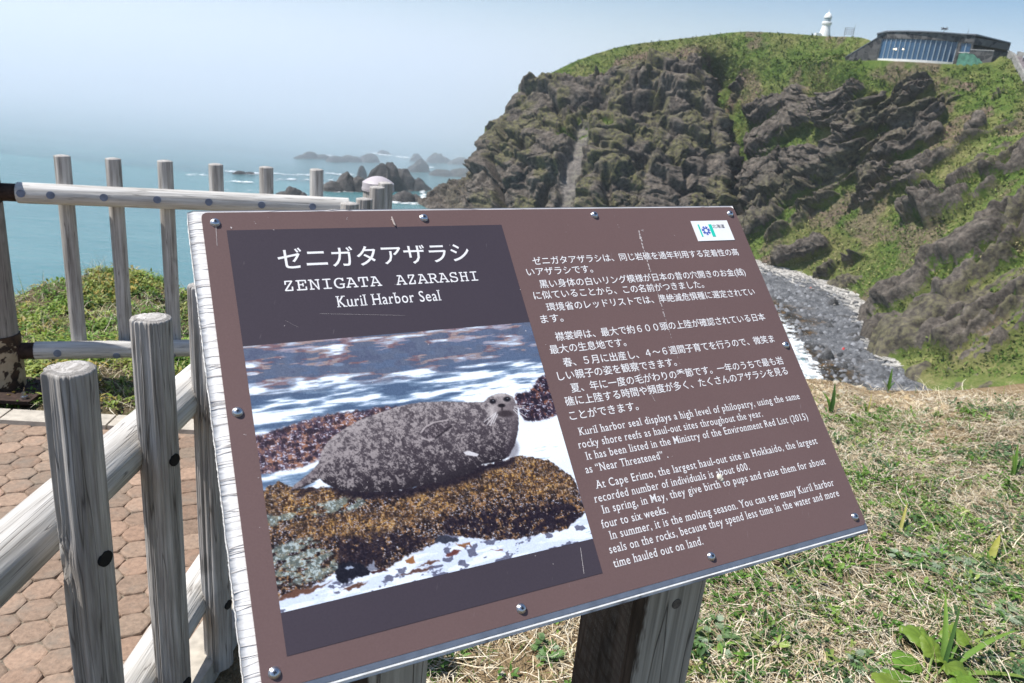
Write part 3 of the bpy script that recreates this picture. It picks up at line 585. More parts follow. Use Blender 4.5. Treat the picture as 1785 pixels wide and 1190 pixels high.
# ------------------------------------------------------------------ paved path of worn hexagonal blocks, and its kerbs
V, Fc, Cc, n0 = [], [], [], 0
cell = .100; r3 = np.random.default_rng(11)
pv_dir = np.radians(-5); ca, sa = math.cos(pv_dir), math.sin(pv_dir)
for i in range(-3, 32):
    for j in range(-3, 40):
        x0 = -3.55 + i * cell + (j % 2) * cell / 2; y0 = .35 + j * cell * .866
        x, y = x0 * ca - y0 * sa + .15, x0 * sa + y0 * ca - .05
        if x > -.80 or y > 3.03 + .10 * (x + 2.2) or x < -3.6 or y < .3: continue
        ht = .018 + r3.normal(0, .0016); rot = r3.normal(0, .03); tone = r3.normal(1, .11); hue = r3.normal(0, .05)
        rr = cell / math.sqrt(3) * r3.uniform(.97, 1.0); tx, ty = r3.normal(0, .02), r3.normal(0, .02)
        for rad, hz in ((1.0, 0.0), (1.0, ht - .007), (.95, ht - .002), (.84, ht)):
            for k in range(12):
                a = math.pi / 6 * k + rot + pv_dir; q = rr * rad * (r3.uniform(.955, .985) if k % 2 else .905); dx_, dy_ = q * math.cos(a), q * math.sin(a)
                V.append((x + dx_, y + dy_, hz + (dx_ * tx + dy_ * ty if hz else -.01))); e = .72 if rad == 1 else (.86 if rad > .9 else 1)
                Cc.append(np.array([.295 + hue * .14, .212 - hue * .04, .158 - hue * .07]) * tone)
        for rI in range(3):
            for k in range(12): Fc.append((n0 + rI * 12 + k, n0 + rI * 12 + (k + 1) % 12, n0 + rI * 12 + 12 + (k + 1) % 12, n0 + rI * 12 + 12 + k))
        Fc.append(tuple(range(n0 + 36, n0 + 48))); n0 += 48
def paver_material():
    m = Mat("block_paving", 0.9, 0.15); o = m.obj(); c = m.attr('Col', 'Color')
    a = m.noise(o, 60, 5, .7); b = m.noise(o, 9, 4, .6); v = m.n('ShaderNodeTexVoronoi'); v.inputs['Scale'].default_value = 240; m.l(o, v.inputs['Vector'])
    c = m.mix(1, c, m.ramp(a, [(.3, (.68, .68, .68)), (.7, (1.22, 1.2, 1.18))]), 'MULTIPLY'); c = m.mix(m.ramp(b, [(.5, (0, 0, 0)), (.7, (.55, .55, .55))]), c, (0.20, 0.18, 0.15))
    sp = m.ramp(v.outputs['Distance'], [(.0, (1, 1, 1)), (.22, (0, 0, 0))]); c = m.mix(m.math('MULTIPLY', sp, .5), c, (.58, .53, .48))
    m.color(c); m.bump(m.math('ADD', a, m.math('MULTIPLY', sp, -.4)), .8, .004); return m.m
tag(mk("path", V, Fc, paver_material(), col=np.array(Cc)), kind='structure')
mk_ = MB(); mk_.add([(-3.8, .2, .010), (-.7, .2, .010), (-.78, 3.12, .010), (-3.8, 2.95, .010)], [(0, 1, 2, 3)])
tag(mk_.build("path_bedding", plain("joint_sand", (0.19, 0.155, 0.118), .95, var=.5, scale=60, bump=.004)), kind='structure')
M_CONC = plain("kerb_concrete", (0.44, 0.40, 0.34), .9, var=.22, scale=26, bump=.003)
kb = MB()
for k in range(7): kb.box((-.735 - .03 * (.35 + k * .62), .35 + k * .62, .012), (.05, -.0015, 0), (.009, .305, 0), (0, 0, .05))
for k in range(5):
    x = -3.4 + k * .46; kb.box((x, 3.015 + .10 * (x + 2.2), -.012), (.225, .0225, 0), (-.006, .058, 0), (0, 0, .05))
tag(kb.build("kerb", M_CONC), kind='structure')

# ================================================================== round-timber fence and gate
def log(p0, p1, r, nA=48, nL=40, seed=0, groove=.0, gside=None, capdome=.004, bow=.0, knots=(), taper=0.0):
    """a weathered round timber from p0 to p1; groove = depth of the worn grain, stronger towards the direction gside"""
    p0, p1 = np.asarray(p0, float), np.asarray(p1, float); d = p1 - p0; L = np.linalg.norm(d); d /= L
    a = unit(np.cross(d, [0, 1, 0] if abs(d[1]) < .8 else [1, 0, 0])); b = np.cross(d, a)
    th = np.linspace(0, 2 * np.pi, nA, endpoint=False); t = np.concatenate([[0, .002], np.linspace(.006, .994, nL), [.998, 1]])
    T, U = np.meshgrid(th, t, indexing='ij'); z = U * L
    warp = T.copy(); lump = np.zeros_like(T)
    for (kt, kz, ks) in knots:
        dt = (T - kt + np.pi) % (2 * np.pi) - np.pi; g = np.exp(-((dt * r / ks) ** 2 + ((z - kz) / (ks * 1.6)) ** 2)); warp = warp + g * np.sign(dt + 1e-6) * .35; lump += .06 * g - .07 * np.exp(-((dt * r / (ks * .45)) ** 2 + ((z - kz) / (ks * .6)) ** 2))
    cs = np.stack([np.cos(warp) * 5.2, np.sin(warp) * 5.2, z * 1.1 + seed * 9.1], -1)
    gn = np.abs(2 * vnoise(cs * np.array([1.5, 1.5, 1]), seed) - 1); fine = vnoise(cs * np.array([4.5, 4.5, 2]), seed + 5)
    wgt = 1.0
    if gside is not None: dirn = np.cos(T)[..., None] * a + np.sin(T)[..., None] * b; wgt = .25 + .75 * sstep(-.45, .75, dirn @ unit(gside))
    slow = fbm(np.stack([np.cos(T), np.sin(T), z * 2 + seed * 3], -1), 2, seed + 2) - .5
    rad = r * (1 + .05 * slow + lump - taper * (U - .5)) - groove * wgt * (.75 * (1 - gn) ** 2 + .25 * fine)
    rad = np.where((U < .001) | (U > .999), rad * .93, rad)
    bend = bow * np.sin(np.pi * U)[..., None] * unit(a + b)
    V = p0 + z[..., None] * d + rad[..., None] * (np.cos(T)[..., None] * a + np.sin(T)[..., None] * b) + bend
    nT = len(t); Fq = grid_faces(nA, nT, True); V = V.reshape(-1, 3); gr = np.stack([np.cos(T) * r + seed, np.sin(T) * r + seed * .37, z + seed * 1.7], -1).reshape(-1, 3)
    Fl = [tuple(f) for f in Fq]
    for e, sg in ((0, -1), (nT - 1, 1)):       # sawn ends with slightly raised rings
        ring = np.arange(nA) * nT + e; prev = ring; c = V[ring].mean(0)
        for k, q in enumerate((.8, .6, .4, .2)):
            nv_ = c + (V[ring] - c) * q + d * sg * (capdome * (1 - q * q) + (.0009 * np.sin(9 * k + seed) + .0005 * vnoise(np.stack([np.cos(th) * 9 + k, np.sin(th) * 9, th * 0 + seed], -1), 3))[:, None])
            s0 = len(V); V = np.concatenate([V, nv_]); gr = np.concatenate([gr, np.stack([np.full(nA, q * r * 1.5 + seed), np.cos(th) * r * .4, np.sin(th) * r * .02 + seed], -1)])
            cur = np.arange(nA) + s0; Fl += [((prev[i], prev[(i + 1) % nA], cur[(i + 1) % nA], cur[i])) for i in range(nA)]; prev = cur
        Fl.append(tuple(prev))
    return V, Fl, gr
def add_log(name, p0, p1, r, mat, parent, **k):
    V, Fl, gr = log(p0, p1, r, **k); return mk(name, V, Fl, mat, parent, smooth=True, grain=gr)

# the near fence runs straight ahead beside the path
fx = lambda y: -.662 - .0285 * y
fence = thing("wooden_fence", (fx(1.0), 1.0, 0), 'weathered grey log fence with round pickets beside the block path, left of the sign', 'fence')
PY = [.76, 1.046, 1.392, 1.675, 2.0, 2.3, 2.6, 2.9, 3.19, 3.455, 3.75, 4.045]
PT = [1.12, 1.146, 1.122, 1.118, 1.12, 1.115, 1.125, 1.118, 1.11, 1.097, 1.118, 1.107]
for i, (y, zt) in enumerate(zip(PY, PT)):
    x = fx(y) + (-.012, .018, -.018, -.024, 0, 0, 0, 0, 0, .012, .02, .012)[i]
    near = i < 4
    kn = [(1.0, .80, .022)] if i == 1 else []
    pk = add_log("picket", (x, y, .02), (x, y, zt), .040, M_WOOD, fence, nA=150 if near else 48, nL=110 if near else 24, seed=i + 1, groove=.013 if i in (1, 2, 3) else .008, gside=(-1, -.35, 0), knots=kn, taper=.02)
    for zh in ((.815, .23) if near else ()):
        mb = MB(); dh = unit((.97, -.25, 0)); pc = np.array([x, y, zh]); mb.tube(pc + dh * .030, pc + dh * .0405, .0135, n=20); mb.build("bolt_hole", M_HOLE, pk)
for zr, nm in ((.825, 1), (.235, 2)):
    add_log("rail", (fx(-.6) - .088, -.6, zr), (fx(4.0) - .088, 4.0, zr), .052, M_WOODL, fence, nA=72, nL=160, seed=20 + nm, groove=.0035, taper=.01)

# the gate across the end of the path
GA, GB = onz(np.array(30.), np.array(335.5), .98), onz(np.array(608.), np.array(360.5), .98); gdir = unit(GB - GA); gback = np.array([-gdir[1], gdir[0], 0])
gate = thing("wooden_gate", (GA[0], GA[1], 0), 'weathered log gate of two round rails and thin pickets across the end of the path', 'gate')
add_log("rail", GA, GB, .049, M_WOODL, gate, nA=64, nL=110, seed=31, groove=.0025)
zl = [z for z in np.linspace(.15, .45, 61)]
def on_gate(px, py, off): return onplane(np.array(float(px)), np.array(float(py)), GA + gback * off, gback)
lz = on_gate(57, 611, 0)[2]
add_log("rail", (GA[0], GA[1], lz), (GB[0], GB[1], lz), .045, M_WOODL, gate, nA=64, nL=110, seed=32, groove=.0025)
for i, (px, py) in enumerate([(108, 271), (197, 276), (287.5, 280), (376, 286), (464, 291), (552, 295)]):
    q = on_gate(px, py, .082)
    add_log("picket", (q[0], q[1], .14 + .012 * (i % 3)), (q[0], q[1], q[2]), .0355, M_WOOD, gate, nA=56, nL=44, seed=40 + i, groove=.002, knots=[(4.2, .55, .014), (4.0, .36, .012)] if i == 1 else [])
for (px, py) in [(36, 337), (88, 340), (181, 344), (274, 348), (364, 352), (456, 357), (545, 360)] + [(203, 621), (100, 616), (300, 624)]:
    up = py < 500; zc = .98 if up else lz; rr = .049 if up else .045
    q = on_gate(px, py, -rr); dz = np.clip(q[2] - zc, -.03, .03); pc = q.copy(); dirn = unit(-gback * math.sqrt(max(rr * rr - dz * dz, 1e-5)) + np.array([0, 0, dz]))
    base = np.array([q[0], q[1], zc]) + gback * rr
    mb = MB(); mb.tube(base + dirn * (rr - .01), base + dirn * (rr + .0022), .0175, n=20); mb.build("plug", M_PLUG, gate)
# gate posts
def lathe_(c, prof, n=48):
    V = [c + np.array([r * math.cos(2 * math.pi * i / n), r * math.sin(2 * math.pi * i / n), z]) for r, z in prof for i in range(n)]
    return V, [(k * n + i, k * n + (i + 1) % n, (k + 1) * n + (i + 1) % n, (k + 1) * n + i) for k in range(len(prof) - 1) for i in range(n)] + [tuple(range((len(prof) - 1) * n, len(prof) * n))]
def gate_post(px, py, y_hint, r, ztop, label, cap, base):
    q = y_hint; t = thing("gate_post", (q[0], q[1], 0), label, 'post')
    tb = add_log("timber", (q[0], q[1], .25 if base else 0), (q[0], q[1], ztop), r, M_WOODB if base else M_WOOD, t, nA=80, nL=60, seed=61 if base else 62, groove=.002)
    return t
pl = np.array([GA[0] - gdir[0] * .145 + .0, GA[1] - gdir[1] * .145, 0]); 
post_l = gate_post(0, 0, pl, .083, 1.19, 'brown timber gate post on a flaking rusty steel foot, at the left edge', False, True)
def flaking():
    m = Mat("flaking_paint", .7, .3); o = m.obj(); n_ = m.noise(o, 9, 5, .6, .3); n2 = m.noise(o, 30, 3)
    pc = m.ramp(n2, [(.3, (.33, .255, .17)), (.7, (.42, .35, .25))]); rc = m.ramp(n2, [(.35, (.02, .014, .012)), (.65, (.07, .04, .025))])
    f = m.ramp(n_, [(.5, (0, 0, 0)), (.52, (1, 1, 1))]); m.color(m.mix(f, pc, rc)); m.bump(f, .5, -.002); return m.m
mb = MB(); mb.tube((pl[0], pl[1], .015), (pl[0], pl[1], .30), .090, n=40); mb.build("steel_sleeve", flaking(), post_l, smooth=False)
ux, uy = unit((.995, .10, 0)), unit((-.10, .995, 0))
mb = MB(); mb.box(pl + [0, 0, .022] - uy * .03, ux * .205, uy * .15, (0, 0, .009)); bp = mb.build("base_plate", M_RUST, post_l)
for sx in (-1, 1):
    mb = MB(); pc = pl + ux * .165 * sx - uy * .145; mb.tube(pc + [0, 0, .03], pc + [0, 0, .043], .017, n=6).tube(pc + [0, 0, .043], pc + [0, 0, .062], .009, n=12); mb.build("bolt", M_STEEL, bp)
for zc, nm in ((.98, 1), (lz, 2)):
    mb = MB(); c = np.array([GA[0], GA[1], zc]) - gdir * .03
    mb.tube(c - gdir * .035, c + gdir * .036, .041, n=24).prism([c - gdir * .03 - gback * .043 + np.array([0, 0, .043]), c - gdir * .13 - gback * .05 + np.array([0, 0, .02]), c - gdir * .15 - gback * .05 - np.array([0, 0, .012]), c - gdir * .03 - gback * .043 - np.array([0, 0, .043])], gback * .03)
    hb = mb.build("hinge_bracket", M_RUST, post_l); m2 = MB(); m2.dome(c - gdir * .115 - gback * .05, -gback, .011, .008, 12, 4); m2.build("bolt", M_STEEL, hb)
pcap = atd(np.array(659.), np.array(330.), 4.22); pcap[2] = 0
post_r = gate_post(0, 0, pcap, .082, 1.06, 'round gate post with a lilac-grey domed cap behind the far end of the fence', True, False)
M_CAP = plain("lilac_grey_cap", (0.46, 0.42, 0.44), .5, .4, var=.08, scale=12)
zc0 = atd(np.array(659.), np.array(327.), 4.18)[2]
mb = MB(); c = np.array([pcap[0], pcap[1], 0]); mb.tube(c + [0, 0, zc0 - .02], c + [0, 0, zc0 + .022], .0875, .0865, 48).tube(c + [0, 0, zc0 - .022], c + [0, 0, zc0 - .008], .0885, .0895, 48)
V_, F_ = lathe_(c + [0, 0, zc0 + .022], [(.0865 * math.sqrt(max(0, 1 - t_ ** 1.0)) if 0 else .0865 * (1 - t_), .036 * (1 - (1 - t_) ** 2)) for t_ in np.linspace(0, .995, 14)]); mb.add(V_, F_)
mb.build("cap", M_CAP, post_r, smooth=False)

# ================================================================== the information sign
V1, V2 = np.array([3560., 336.6]), np.array([-47., -2818.])
_c1 = unit([V1[0] - CX, V1[1] - CY, F_PX]); _c2 = -unit([V2[0] - CX, V2[1] - CY, F_PX]); _c2 = unit(_c2 - _c1 * (_c1 @ _c2))
W1, W2 = CAMM @ _c1, CAMM @ _c2                # along the board, and down it
NN = np.cross(W2, W1); NN = NN if NN @ (EYE - (EYE + ray(800, 700))) > 0 else -NN
S0 = EYE + ray(350.1, 371.9); BW, BH = .9361, .6077
def sg(s, t, d=0.0): return S0 + np.multiply.outer(np.asarray(s, float), W1) + np.multiply.outer(np.asarray(t, float), W2) + np.multiply.outer(np.asarray(d, float), NN)
def st(px, py):
    P = onplane(np.asarray(px, float), np.asarray(py, float), S0, NN) - S0; return P @ W1, P @ W2
sign = thing("information_sign", (.25, 1.35, 0), 'tilted brown information board about a harbour seal on two wooden posts, in front', 'sign')
def rect_plate(name, s0, t0, s1, t1, d0, d1, mat, parent, rad=0.0, bev=0.0):
    if rad:
        pts = []
        for cx_, cy_, a0 in ((s1 - rad, t0 + rad, -90), (s1 - rad, t1 - rad, 0), (s0 + rad, t1 - rad, 90), (s0 + rad, t0 + rad, 180)):
            for k in range(7): a = R_(a0 + 15 * k); pts.append((cx_ + rad * math.cos(a), cy_ + rad * math.sin(a)))
    else: pts = [(s0, t0), (s1, t0), (s1, t1), (s0, t1)]
    p = np.array(pts); c = p.mean(0); n = len(p); lay = [(0, d0), (0, d1 - bev), (bev, d1)] if bev else [(0, d0), (0, d1)]
    V = []
    for ins, d in lay:
        q = c + (p - c) * (1 - ins / np.maximum(np.abs(p - c).max(0), 1e-6)) if ins else p
        V.append(sg(q[:, 0], q[:, 1], np.full(n, d)))
    V = np.concatenate(V); Fl = [tuple(range(n))] + [(k * n + i, k * n + (i + 1) % n, k * n + n + (i + 1) % n, k * n + n + i) for k in range(len(lay) - 1) for i in range(n)] + [tuple(range((len(lay) - 1) * n, len(lay) * n))[::-1]]
    return mk(name, V, Fl, mat, parent)
# wooden board behind the sheet, its weathered edge standing out on the left and at the bottom
def board_edge():
    m = Mat("board_wood", .85, .15); o = m.obj(); g = m.attr('grain')
    a = m.noise(m.scale(g, (14, 240, 60)), 1, 4, .6); b = m.noise(m.scale(g, (5, 80, 30)), 1, 2, .5, .4)
    crk = m.ramp(m.math('ABSOLUTE', m.math('SUBTRACT', b, .5)), [(0, (.22, .18, .17)), (.02, (1, 1, 1))])
    m.color(m.mix(.6, m.ramp(a, [(.3, (.66, .64, .62)), (.65, (.86, .85, .84))]), crk, 'MULTIPLY')); m.bump(m.math('ADD', m.math('MULTIPLY', a, .3), crk), .6, .002); return m.m
M_BOARD = board_edge()
nS, nT = 120, 260
Sg, Tg = np.meshgrid(np.linspace(0, 1, nS), np.linspace(0, 1, nT), indexing='ij')
tt = -.0052 + Tg * (BH + .0185); ss = -.0165 + Sg * (BW + .0195)
cut = (_h((np.floor(tt / .011 + .6 * vnoise(np.stack([tt * 60, tt * 0], -1), 4))).astype(int), np.zeros_like(tt, int), np.zeros_like(tt, int), 3) - .5)
ss = np.where(Sg == 0, ss + .0006 * cut + .0010 * (vnoise(np.stack([tt * 420, tt * 0], -1), 6) - .5), ss)
dd = np.full_like(ss, -.0015) - .0045 * (1 - sstep(-.019, -.010, ss)) + .0005 * cut * (ss < -.001) - .004 * sstep(BH + .008, BH + .0135, tt)
Vf = sg(ss, tt, dd).reshape(-1, 3); Vb = sg(ss, tt, np.full_like(ss, -.036)).reshape(-1, 3)
gf = grid_faces(nS, nT); per = np.concatenate([np.arange(nS) * nT, (nS - 1) * nT + np.arange(1, nT), (np.arange(nS - 1)[::-1]) * nT + nT - 1, np.arange(nT - 1)[::-1]])[:-1] if False else np.concatenate([np.arange(nS) * nT, (nS - 1) * nT + np.arange(1, nT), np.arange(nS - 2, -1, -1) * nT + nT - 1, np.arange(nT - 2, 0, -1)])
nb_ = nS * nT; side = np.stack([per, np.roll(per, -1), np.roll(per, -1) + nb_, per + nb_], -1)
gr = np.stack([ss, np.minimum(tt, BH - .001), dd * 0], -1).reshape(-1, 3); mk("board", np.concatenate([Vf, Vb]), np.concatenate([gf, gf[:, ::-1] + nb_, side]), M_BOARD, sign, grain=np.concatenate([gr, gr + .03]))
def sheet_mat(name, c, rough=.42):
    m = Mat(name, rough, .25); o = m.obj(); a = m.noise(o, 420, 3, .6); b = m.noise(o, 3.2, 3); sc = m.noise(m.scale(o, (260, 30, 30)), 1, 2)
    c = np.array(c); col = m.mix(.55, m.ramp(a, [(.3, tuple(c * .86)), (.7, tuple(c * 1.12))]), m.ramp(b, [(.35, tuple(c * .93)), (.65, tuple(c * 1.07))]))
    m.color(m.mix(m.ramp(sc, [(.74, (0, 0, 0)), (.8, (.10, .10, .10))]), col, (.6, .55, .55))); m.bump(b, .12, .01); return m.m
M_BROWN, M_DARK = sheet_mat("brown_sheet", (.150, .096, .092)), sheet_mat("dark_violet_print", (.058, .047, .060))
rect_plate("panel", 0, 0, BW, BH, -.0012, .0022, M_BROWN, sign, rad=.008)
mb = MB(); mb.prism(sg([0.004, BW, BW, 0.004], [BH + .0004] * 4, [.0022, .0022, -.004, -.004])[:], W2 * .0065 - NN * .0016); mb.build("panel_edge", plain("sheet_edge", (.17, .20, .26), .35, .5, var=.15, scale=60), sign)  # sheet's lower edge, the blue of its shade put into the colour
mb = MB(); mb.prism(sg([0.003, BW - .001, BW - .001, 0.003], [BH + .0078, BH + .0078, BH + .0098, BH + .0098], [-.0012] * 4), NN * .0016); mb.build("edge_highlight", plain("painted_edge_highlight", (.80, .80, .79), .8, var=.2, scale=90), sign)  # added white strip: painted highlight along the board's lower edge
rect_plate("title_panel", .0292, .0290, .4408, .2021, .0021, .0026, M_DARK, sign)
rect_plate("footer_panel", .0292, .5310, .4408, .5772, .0021, .0026, M_DARK, sign)
rect_plate("logo_plate", .8210, .0297, .9058, .0720, .0021, .0030, plain("white_sticker", (.80, .81, .83), .4, var=.04), sign)
# ---- the printed photograph: a seal hauled out on kelp-covered rock (a flat print)
PS0, PS1, PT0, PT1 = .0292, .4408, .2021, .5310
def Z5(*pts): p = np.array(pts, float); s, t = st(430 + p[:, 0] / 2.3333, 560 + p[:, 1] / 2.3333); return np.stack([s, t], -1)
nu, nv = 540, 430
s_, t_ = np.meshgrid(np.linspace(PS0, PS1, nu), np.linspace(PT0, PT1, nv), indexing='ij')
u_, v_ = (s_ - PS0) / (PS1 - PS0), (t_ - PT0) / (PT1 - PT0); q = np.stack([s_, t_], -1)
wx = s_ + .006 * (fbm(q / .006, 3, 1) - .5); wy = t_ + .006 * (fbm(q / .006, 3, 2) - .5)
def layer(img, c, m): m = np.clip(m, 0, 1)[..., None]; return img * (1 - m) + np.asarray(c, float) * m
def soft(poly, x, y, w):
    pp = np.concatenate([poly, poly[:1]]); d = polyd(x, y, pp); return np.where(inpoly(x, y, poly), sstep(-w, w, d), sstep(w, -w, d) * 0 + sstep(w, -w, d) * (d < w) * .5)
def rampc(f, stops):
    xs_ = [a for a, _ in stops]; return np.stack([np.interp(f, xs_, [c[k] for _, c in stops]) for k in range(3)], -1)
aq = lambda a, b: np.stack([u_ * a, v_ * b + .12 * u_ * 0], -1)
img = rampc(v_ + .03 * (fbm(aq(6, 20), 3, 5) - .5), [(0, (150, 138, 150)), (.16, (124, 128, 148)), (.22, (92, 112, 138)), (.5, (104, 128, 155)), (1, (150, 170, 195))])
kb_ = sstep(.20, .10, v_ - .05 * (1 - u_) + .05 * (fbm(aq(9, 16), 3, 8) - .5)) * sstep(.42, .62, fbm(aq(16, 30), 4, 9) + .16 * (1 - u_))
img = layer(img, (150, 124, 114), kb_ * .7); img = layer(img, (110, 84, 92), kb_ * sstep(.5, .62, fbm(aq(30, 40), 3, 10)) * .8)
img = layer(img, (232, 235, 245), sstep(.010, .004, np.hypot((u_ - .28) * .42, v_ - .115)) + .7 * sstep(.008, .003, np.hypot((u_ - .02) * .4, v_ - .12)))
stre = fbm(aq(11, 60), 4, 12) * .6 + fbm(aq(4, 22), 3, 13) * .4
thr_ = np.interp(v_ - .10 * u_ * 0, [.14, .25, .36, .5, .7], [.68, .57, .50, .44, .40]) - .20 * sstep(.45, 1, u_) * sstep(.15, .34, v_)
img = layer(img, (168, 186, 208), sstep(-.09, .02, stre - thr_) * .8); img = layer(img, (230, 238, 248), sstep(-.02, .07, stre - thr_))
img = layer(img, (70, 88, 116), .75 * sstep(.0, .05, thr_ - .10 - stre) * sstep(.7, .5, v_))
def kelp_fill(img, m, dark, mid, hi, sc, seed, spec=.0, hi_t=.6):
    k1 = fbm(q / sc, 4, seed); k2 = fbm(q / (sc * .38), 3, seed + 4); rg = ridged(q / (sc * .8), 3, seed + 6)
    c = rampc(.5 * k1 + .5 * k2, [(.30, dark), (.48, mid), (hi_t + .06, hi)]); c = layer(c, np.array(dark) * .75, sstep(.50, .30, rg) * .8)
    if spec: c = layer(c, (206, 208, 226), sstep(.64 - spec * .5, .74 - spec * .5, fbm(q / (sc * np.array([.30, .18])), 3, seed + 8)) * sstep(.4, .6, rg) * .75)
    m = np.clip(m, 0, 1)[..., None]; return img * (1 - m) + c * m
pl1 = Z5((20, 478), (150, 432), (330, 378), (600, 345), (640, 372), (450, 430), (340, 495), (300, 560), (240, 590), (50, 632))
img = kelp_fill(img, soft(pl1, wx, wy, .003), (54, 44, 58), (92, 74, 86), (146, 104, 86), .0085, 21, .10)
pl2 = Z5((1085, 298), (1150, 283), (1182, 228), (1225, 218), (1245, 290), (1275, 382), (1180, 408), (1130, 412), (1105, 372))
img = kelp_fill(img, soft(pl2, wx, wy, .003), (40, 33, 48), (66, 52, 66), (120, 76, 62), .0075, 22, .05)
rockp = Z5((55, 690), (130, 655), (200, 682), (330, 676), (420, 690), (600, 690), (760, 655), (900, 600), (1050, 566), (1120, 545), (1220, 566), (1330, 640), (1375, 780), (1315, 830), (1290, 850), (1100, 885), (960, 893), (880, 878), (800, 870), (770, 900), (640, 962), (560, 1012), (480, 1010), (370, 1020), (250, 1090), (100, 1130), (70, 800))
img = layer(img, (222, 230, 244), sstep(.70, .76, v_ + .10 * u_ - .02) * (stre > .2))
img = layer(img, (196, 206, 226), sstep(.76, .82, v_) * sstep(.5, .56, stre) * .8)
img = layer(img, (60, 60, 82), sstep(.76, .82, v_) * sstep(.60, .66, fbm(aq(26, 40), 4, 44)) * .75)
rm = soft(rockp, wx, wy, .0015)
img = kelp_fill(img, rm, (30, 24, 29), (70, 55, 50), (150, 110, 70), .0050, 23, .07, .60)
up_ = soft(Z5((60, 690), (130, 655), (340, 676), (420, 700), (400, 760), (280, 790), (70, 790)), wx, wy, .003) + .9 * soft(Z5((560, 760), (760, 665), (1050, 575), (1120, 545), (1230, 570), (1330, 650), (1340, 720), (1000, 700), (760, 800), (500, 880), (200, 880), (120, 830)), wx, wy, .006)
img = kelp_fill(img, np.clip(up_, 0, 1) * rm * (.30 + .6 * sstep(.42, .58, fbm(q / .011, 4, 27))), (56, 40, 36), (128, 92, 54), (204, 158, 88), .0042, 24, .05)
dk_ = soft(Z5((800, 800), (1000, 760), (1300, 740), (1370, 790), (1310, 838), (1100, 885), (900, 888), (800, 868)), wx, wy, .008) + .9 * soft(Z5((330, 880), (560, 860), (760, 880), (640, 955), (560, 1005), (380, 1000)), wx, wy, .008)
img = layer(img, (28, 22, 34), np.clip(dk_, 0, 1) * rm * sstep(.36, .5, fbm(q / .006, 3, 31)) * .85)
gw = (soft(Z5((80, 790), (200, 770), (420, 715), (520, 735), (400, 780), (200, 800), (90, 840)), wx, wy, .003) + soft(Z5((90, 920), (250, 880), (330, 920), (380, 1010), (250, 1070), (110, 1080)), wx, wy, .004)) * sstep(.40, .52, fbm(np.stack([u_ * 30 + v_ * 40, v_ * 70 - u_ * 20], -1), 3, 33))
img = layer(img, (122, 140, 134), gw * .6); img = layer(img, (190, 204, 206), gw * sstep(.56, .64, fbm(q / .003, 3, 35)) * .7)
for pts, c in (([(685, 1000), (735, 978), (785, 975), (750, 992)], (92, 64, 54)), ([(615, 1040), (690, 1008), (765, 1000), (690, 1025)], (88, 62, 56)), ([(125, 1125), (190, 1092), (260, 1085), (345, 1055), (270, 1105), (130, 1140)], (98, 68, 56)), ([(640, 970), (655, 962), (680, 950), (683, 980), (650, 985)], (142, 96, 60)),
               ([(805, 950), (840, 928), (872, 932), (830, 955)], (96, 54, 50)), ([(380, 1100), (430, 1070), (495, 1060), (440, 1092)], (92, 64, 54)), ([(845, 905), (905, 900), (915, 915), (860, 918)], (130, 88, 60)), ([(985, 935), (1040, 925), (1035, 935)], (110, 60, 50)), ([(500, 1020), (560, 1005), (570, 1015), (510, 1030)], (60, 34, 34)),
               ([(355, 1030), (370, 1000), (400, 980), (460, 985), (505, 1015), (490, 1035), (420, 1050), (400, 1075), (375, 1060)], (26, 26, 36)), ([(765, 900), (772, 870), (800, 872), (860, 890), (840, 905)], (52, 54, 66)), ([(480, 1000), (510, 975), (530, 1005), (505, 1018)], (120, 124, 140)), ([(395, 1000), (425, 990), (440, 1000), (410, 1012)], (150, 160, 180))):
    img = layer(img, c, soft(Z5(*pts), wx, wy, .0012))
body = Z5((178, 690), (190, 668), (225, 640), (262, 612), (290, 580), (300, 535), (328, 492), (380, 448), (450, 408), (540, 373), (620, 346), (700, 332), (800, 327), (900, 331), (962, 330), (980, 312), (1008, 298), (1050, 295), (1080, 309), (1096, 345), (1104, 400), (1101, 450), (1087, 508), (1062, 552), (1030, 572), (960, 582), (900, 622), (800, 652), (700, 672), (600, 692), (480, 697), (410, 692), (350, 678), (310, 655), (297, 642), (245, 670), (205, 688))
bm = soft(body, s_ + .0012 * (fbm(q / .004, 2, 50) - .5), t_ + .0012 * (fbm(q / .004, 2, 51) - .5), .0012)
img = layer(img, (30, 24, 34), soft(body + np.array([.004, .010]), wx, wy, .006) * rm * .9)
z5x = np.zeros_like(s_); z5y = z5x
_pp = S0 + s_[..., None] * W1 + t_[..., None] * W2 - EYE; _pc = _pp @ CAMM; z5x = (_pc[..., 0] / _pc[..., 2] * F_PX + CX - 430) * 2.3333; z5y = (_pc[..., 1] / _pc[..., 2] * F_PX + CY - 560) * 2.3333
topl = np.interp(z5x, [180, 300, 380, 540, 700, 900, 1000, 1100], [680, 540, 448, 373, 332, 331, 300, 330]); botl = np.interp(z5x, [180, 300, 420, 600, 800, 960, 1060, 1100], [690, 650, 694, 692, 652, 582, 552, 450]); hh_ = np.clip((z5y - topl) / (botl - topl + 1), 0, 1)
fur = rampc(hh_, [(0, (128, 120, 122)), (.12, (96, 88, 92)), (.45, (80, 72, 77)), (.8, (56, 49, 55)), (1, (34, 29, 35))])
sp1 = fbm(q / .0060, 3, 61) * .35 + fbm(q / .0027, 3, 63) * .35 + fbm(q / .0012, 2, 62) * .30; dens = np.interp(z5x, [300, 420, 700, 950, 1000], [.07, .05, .0, -.02, .0]) + np.interp(hh_, [0, .5, .85, 1], [.03, .03, -.02, -.10])
fur = layer(fur, (186, 176, 174), sstep(.48, .66, sp1 + dens) * .62); fur = layer(fur, (48, 41, 47), sstep(.52, .40, sp1 + dens) * .45)
img = img * (1 - bm[..., None]) + fur * bm[..., None]
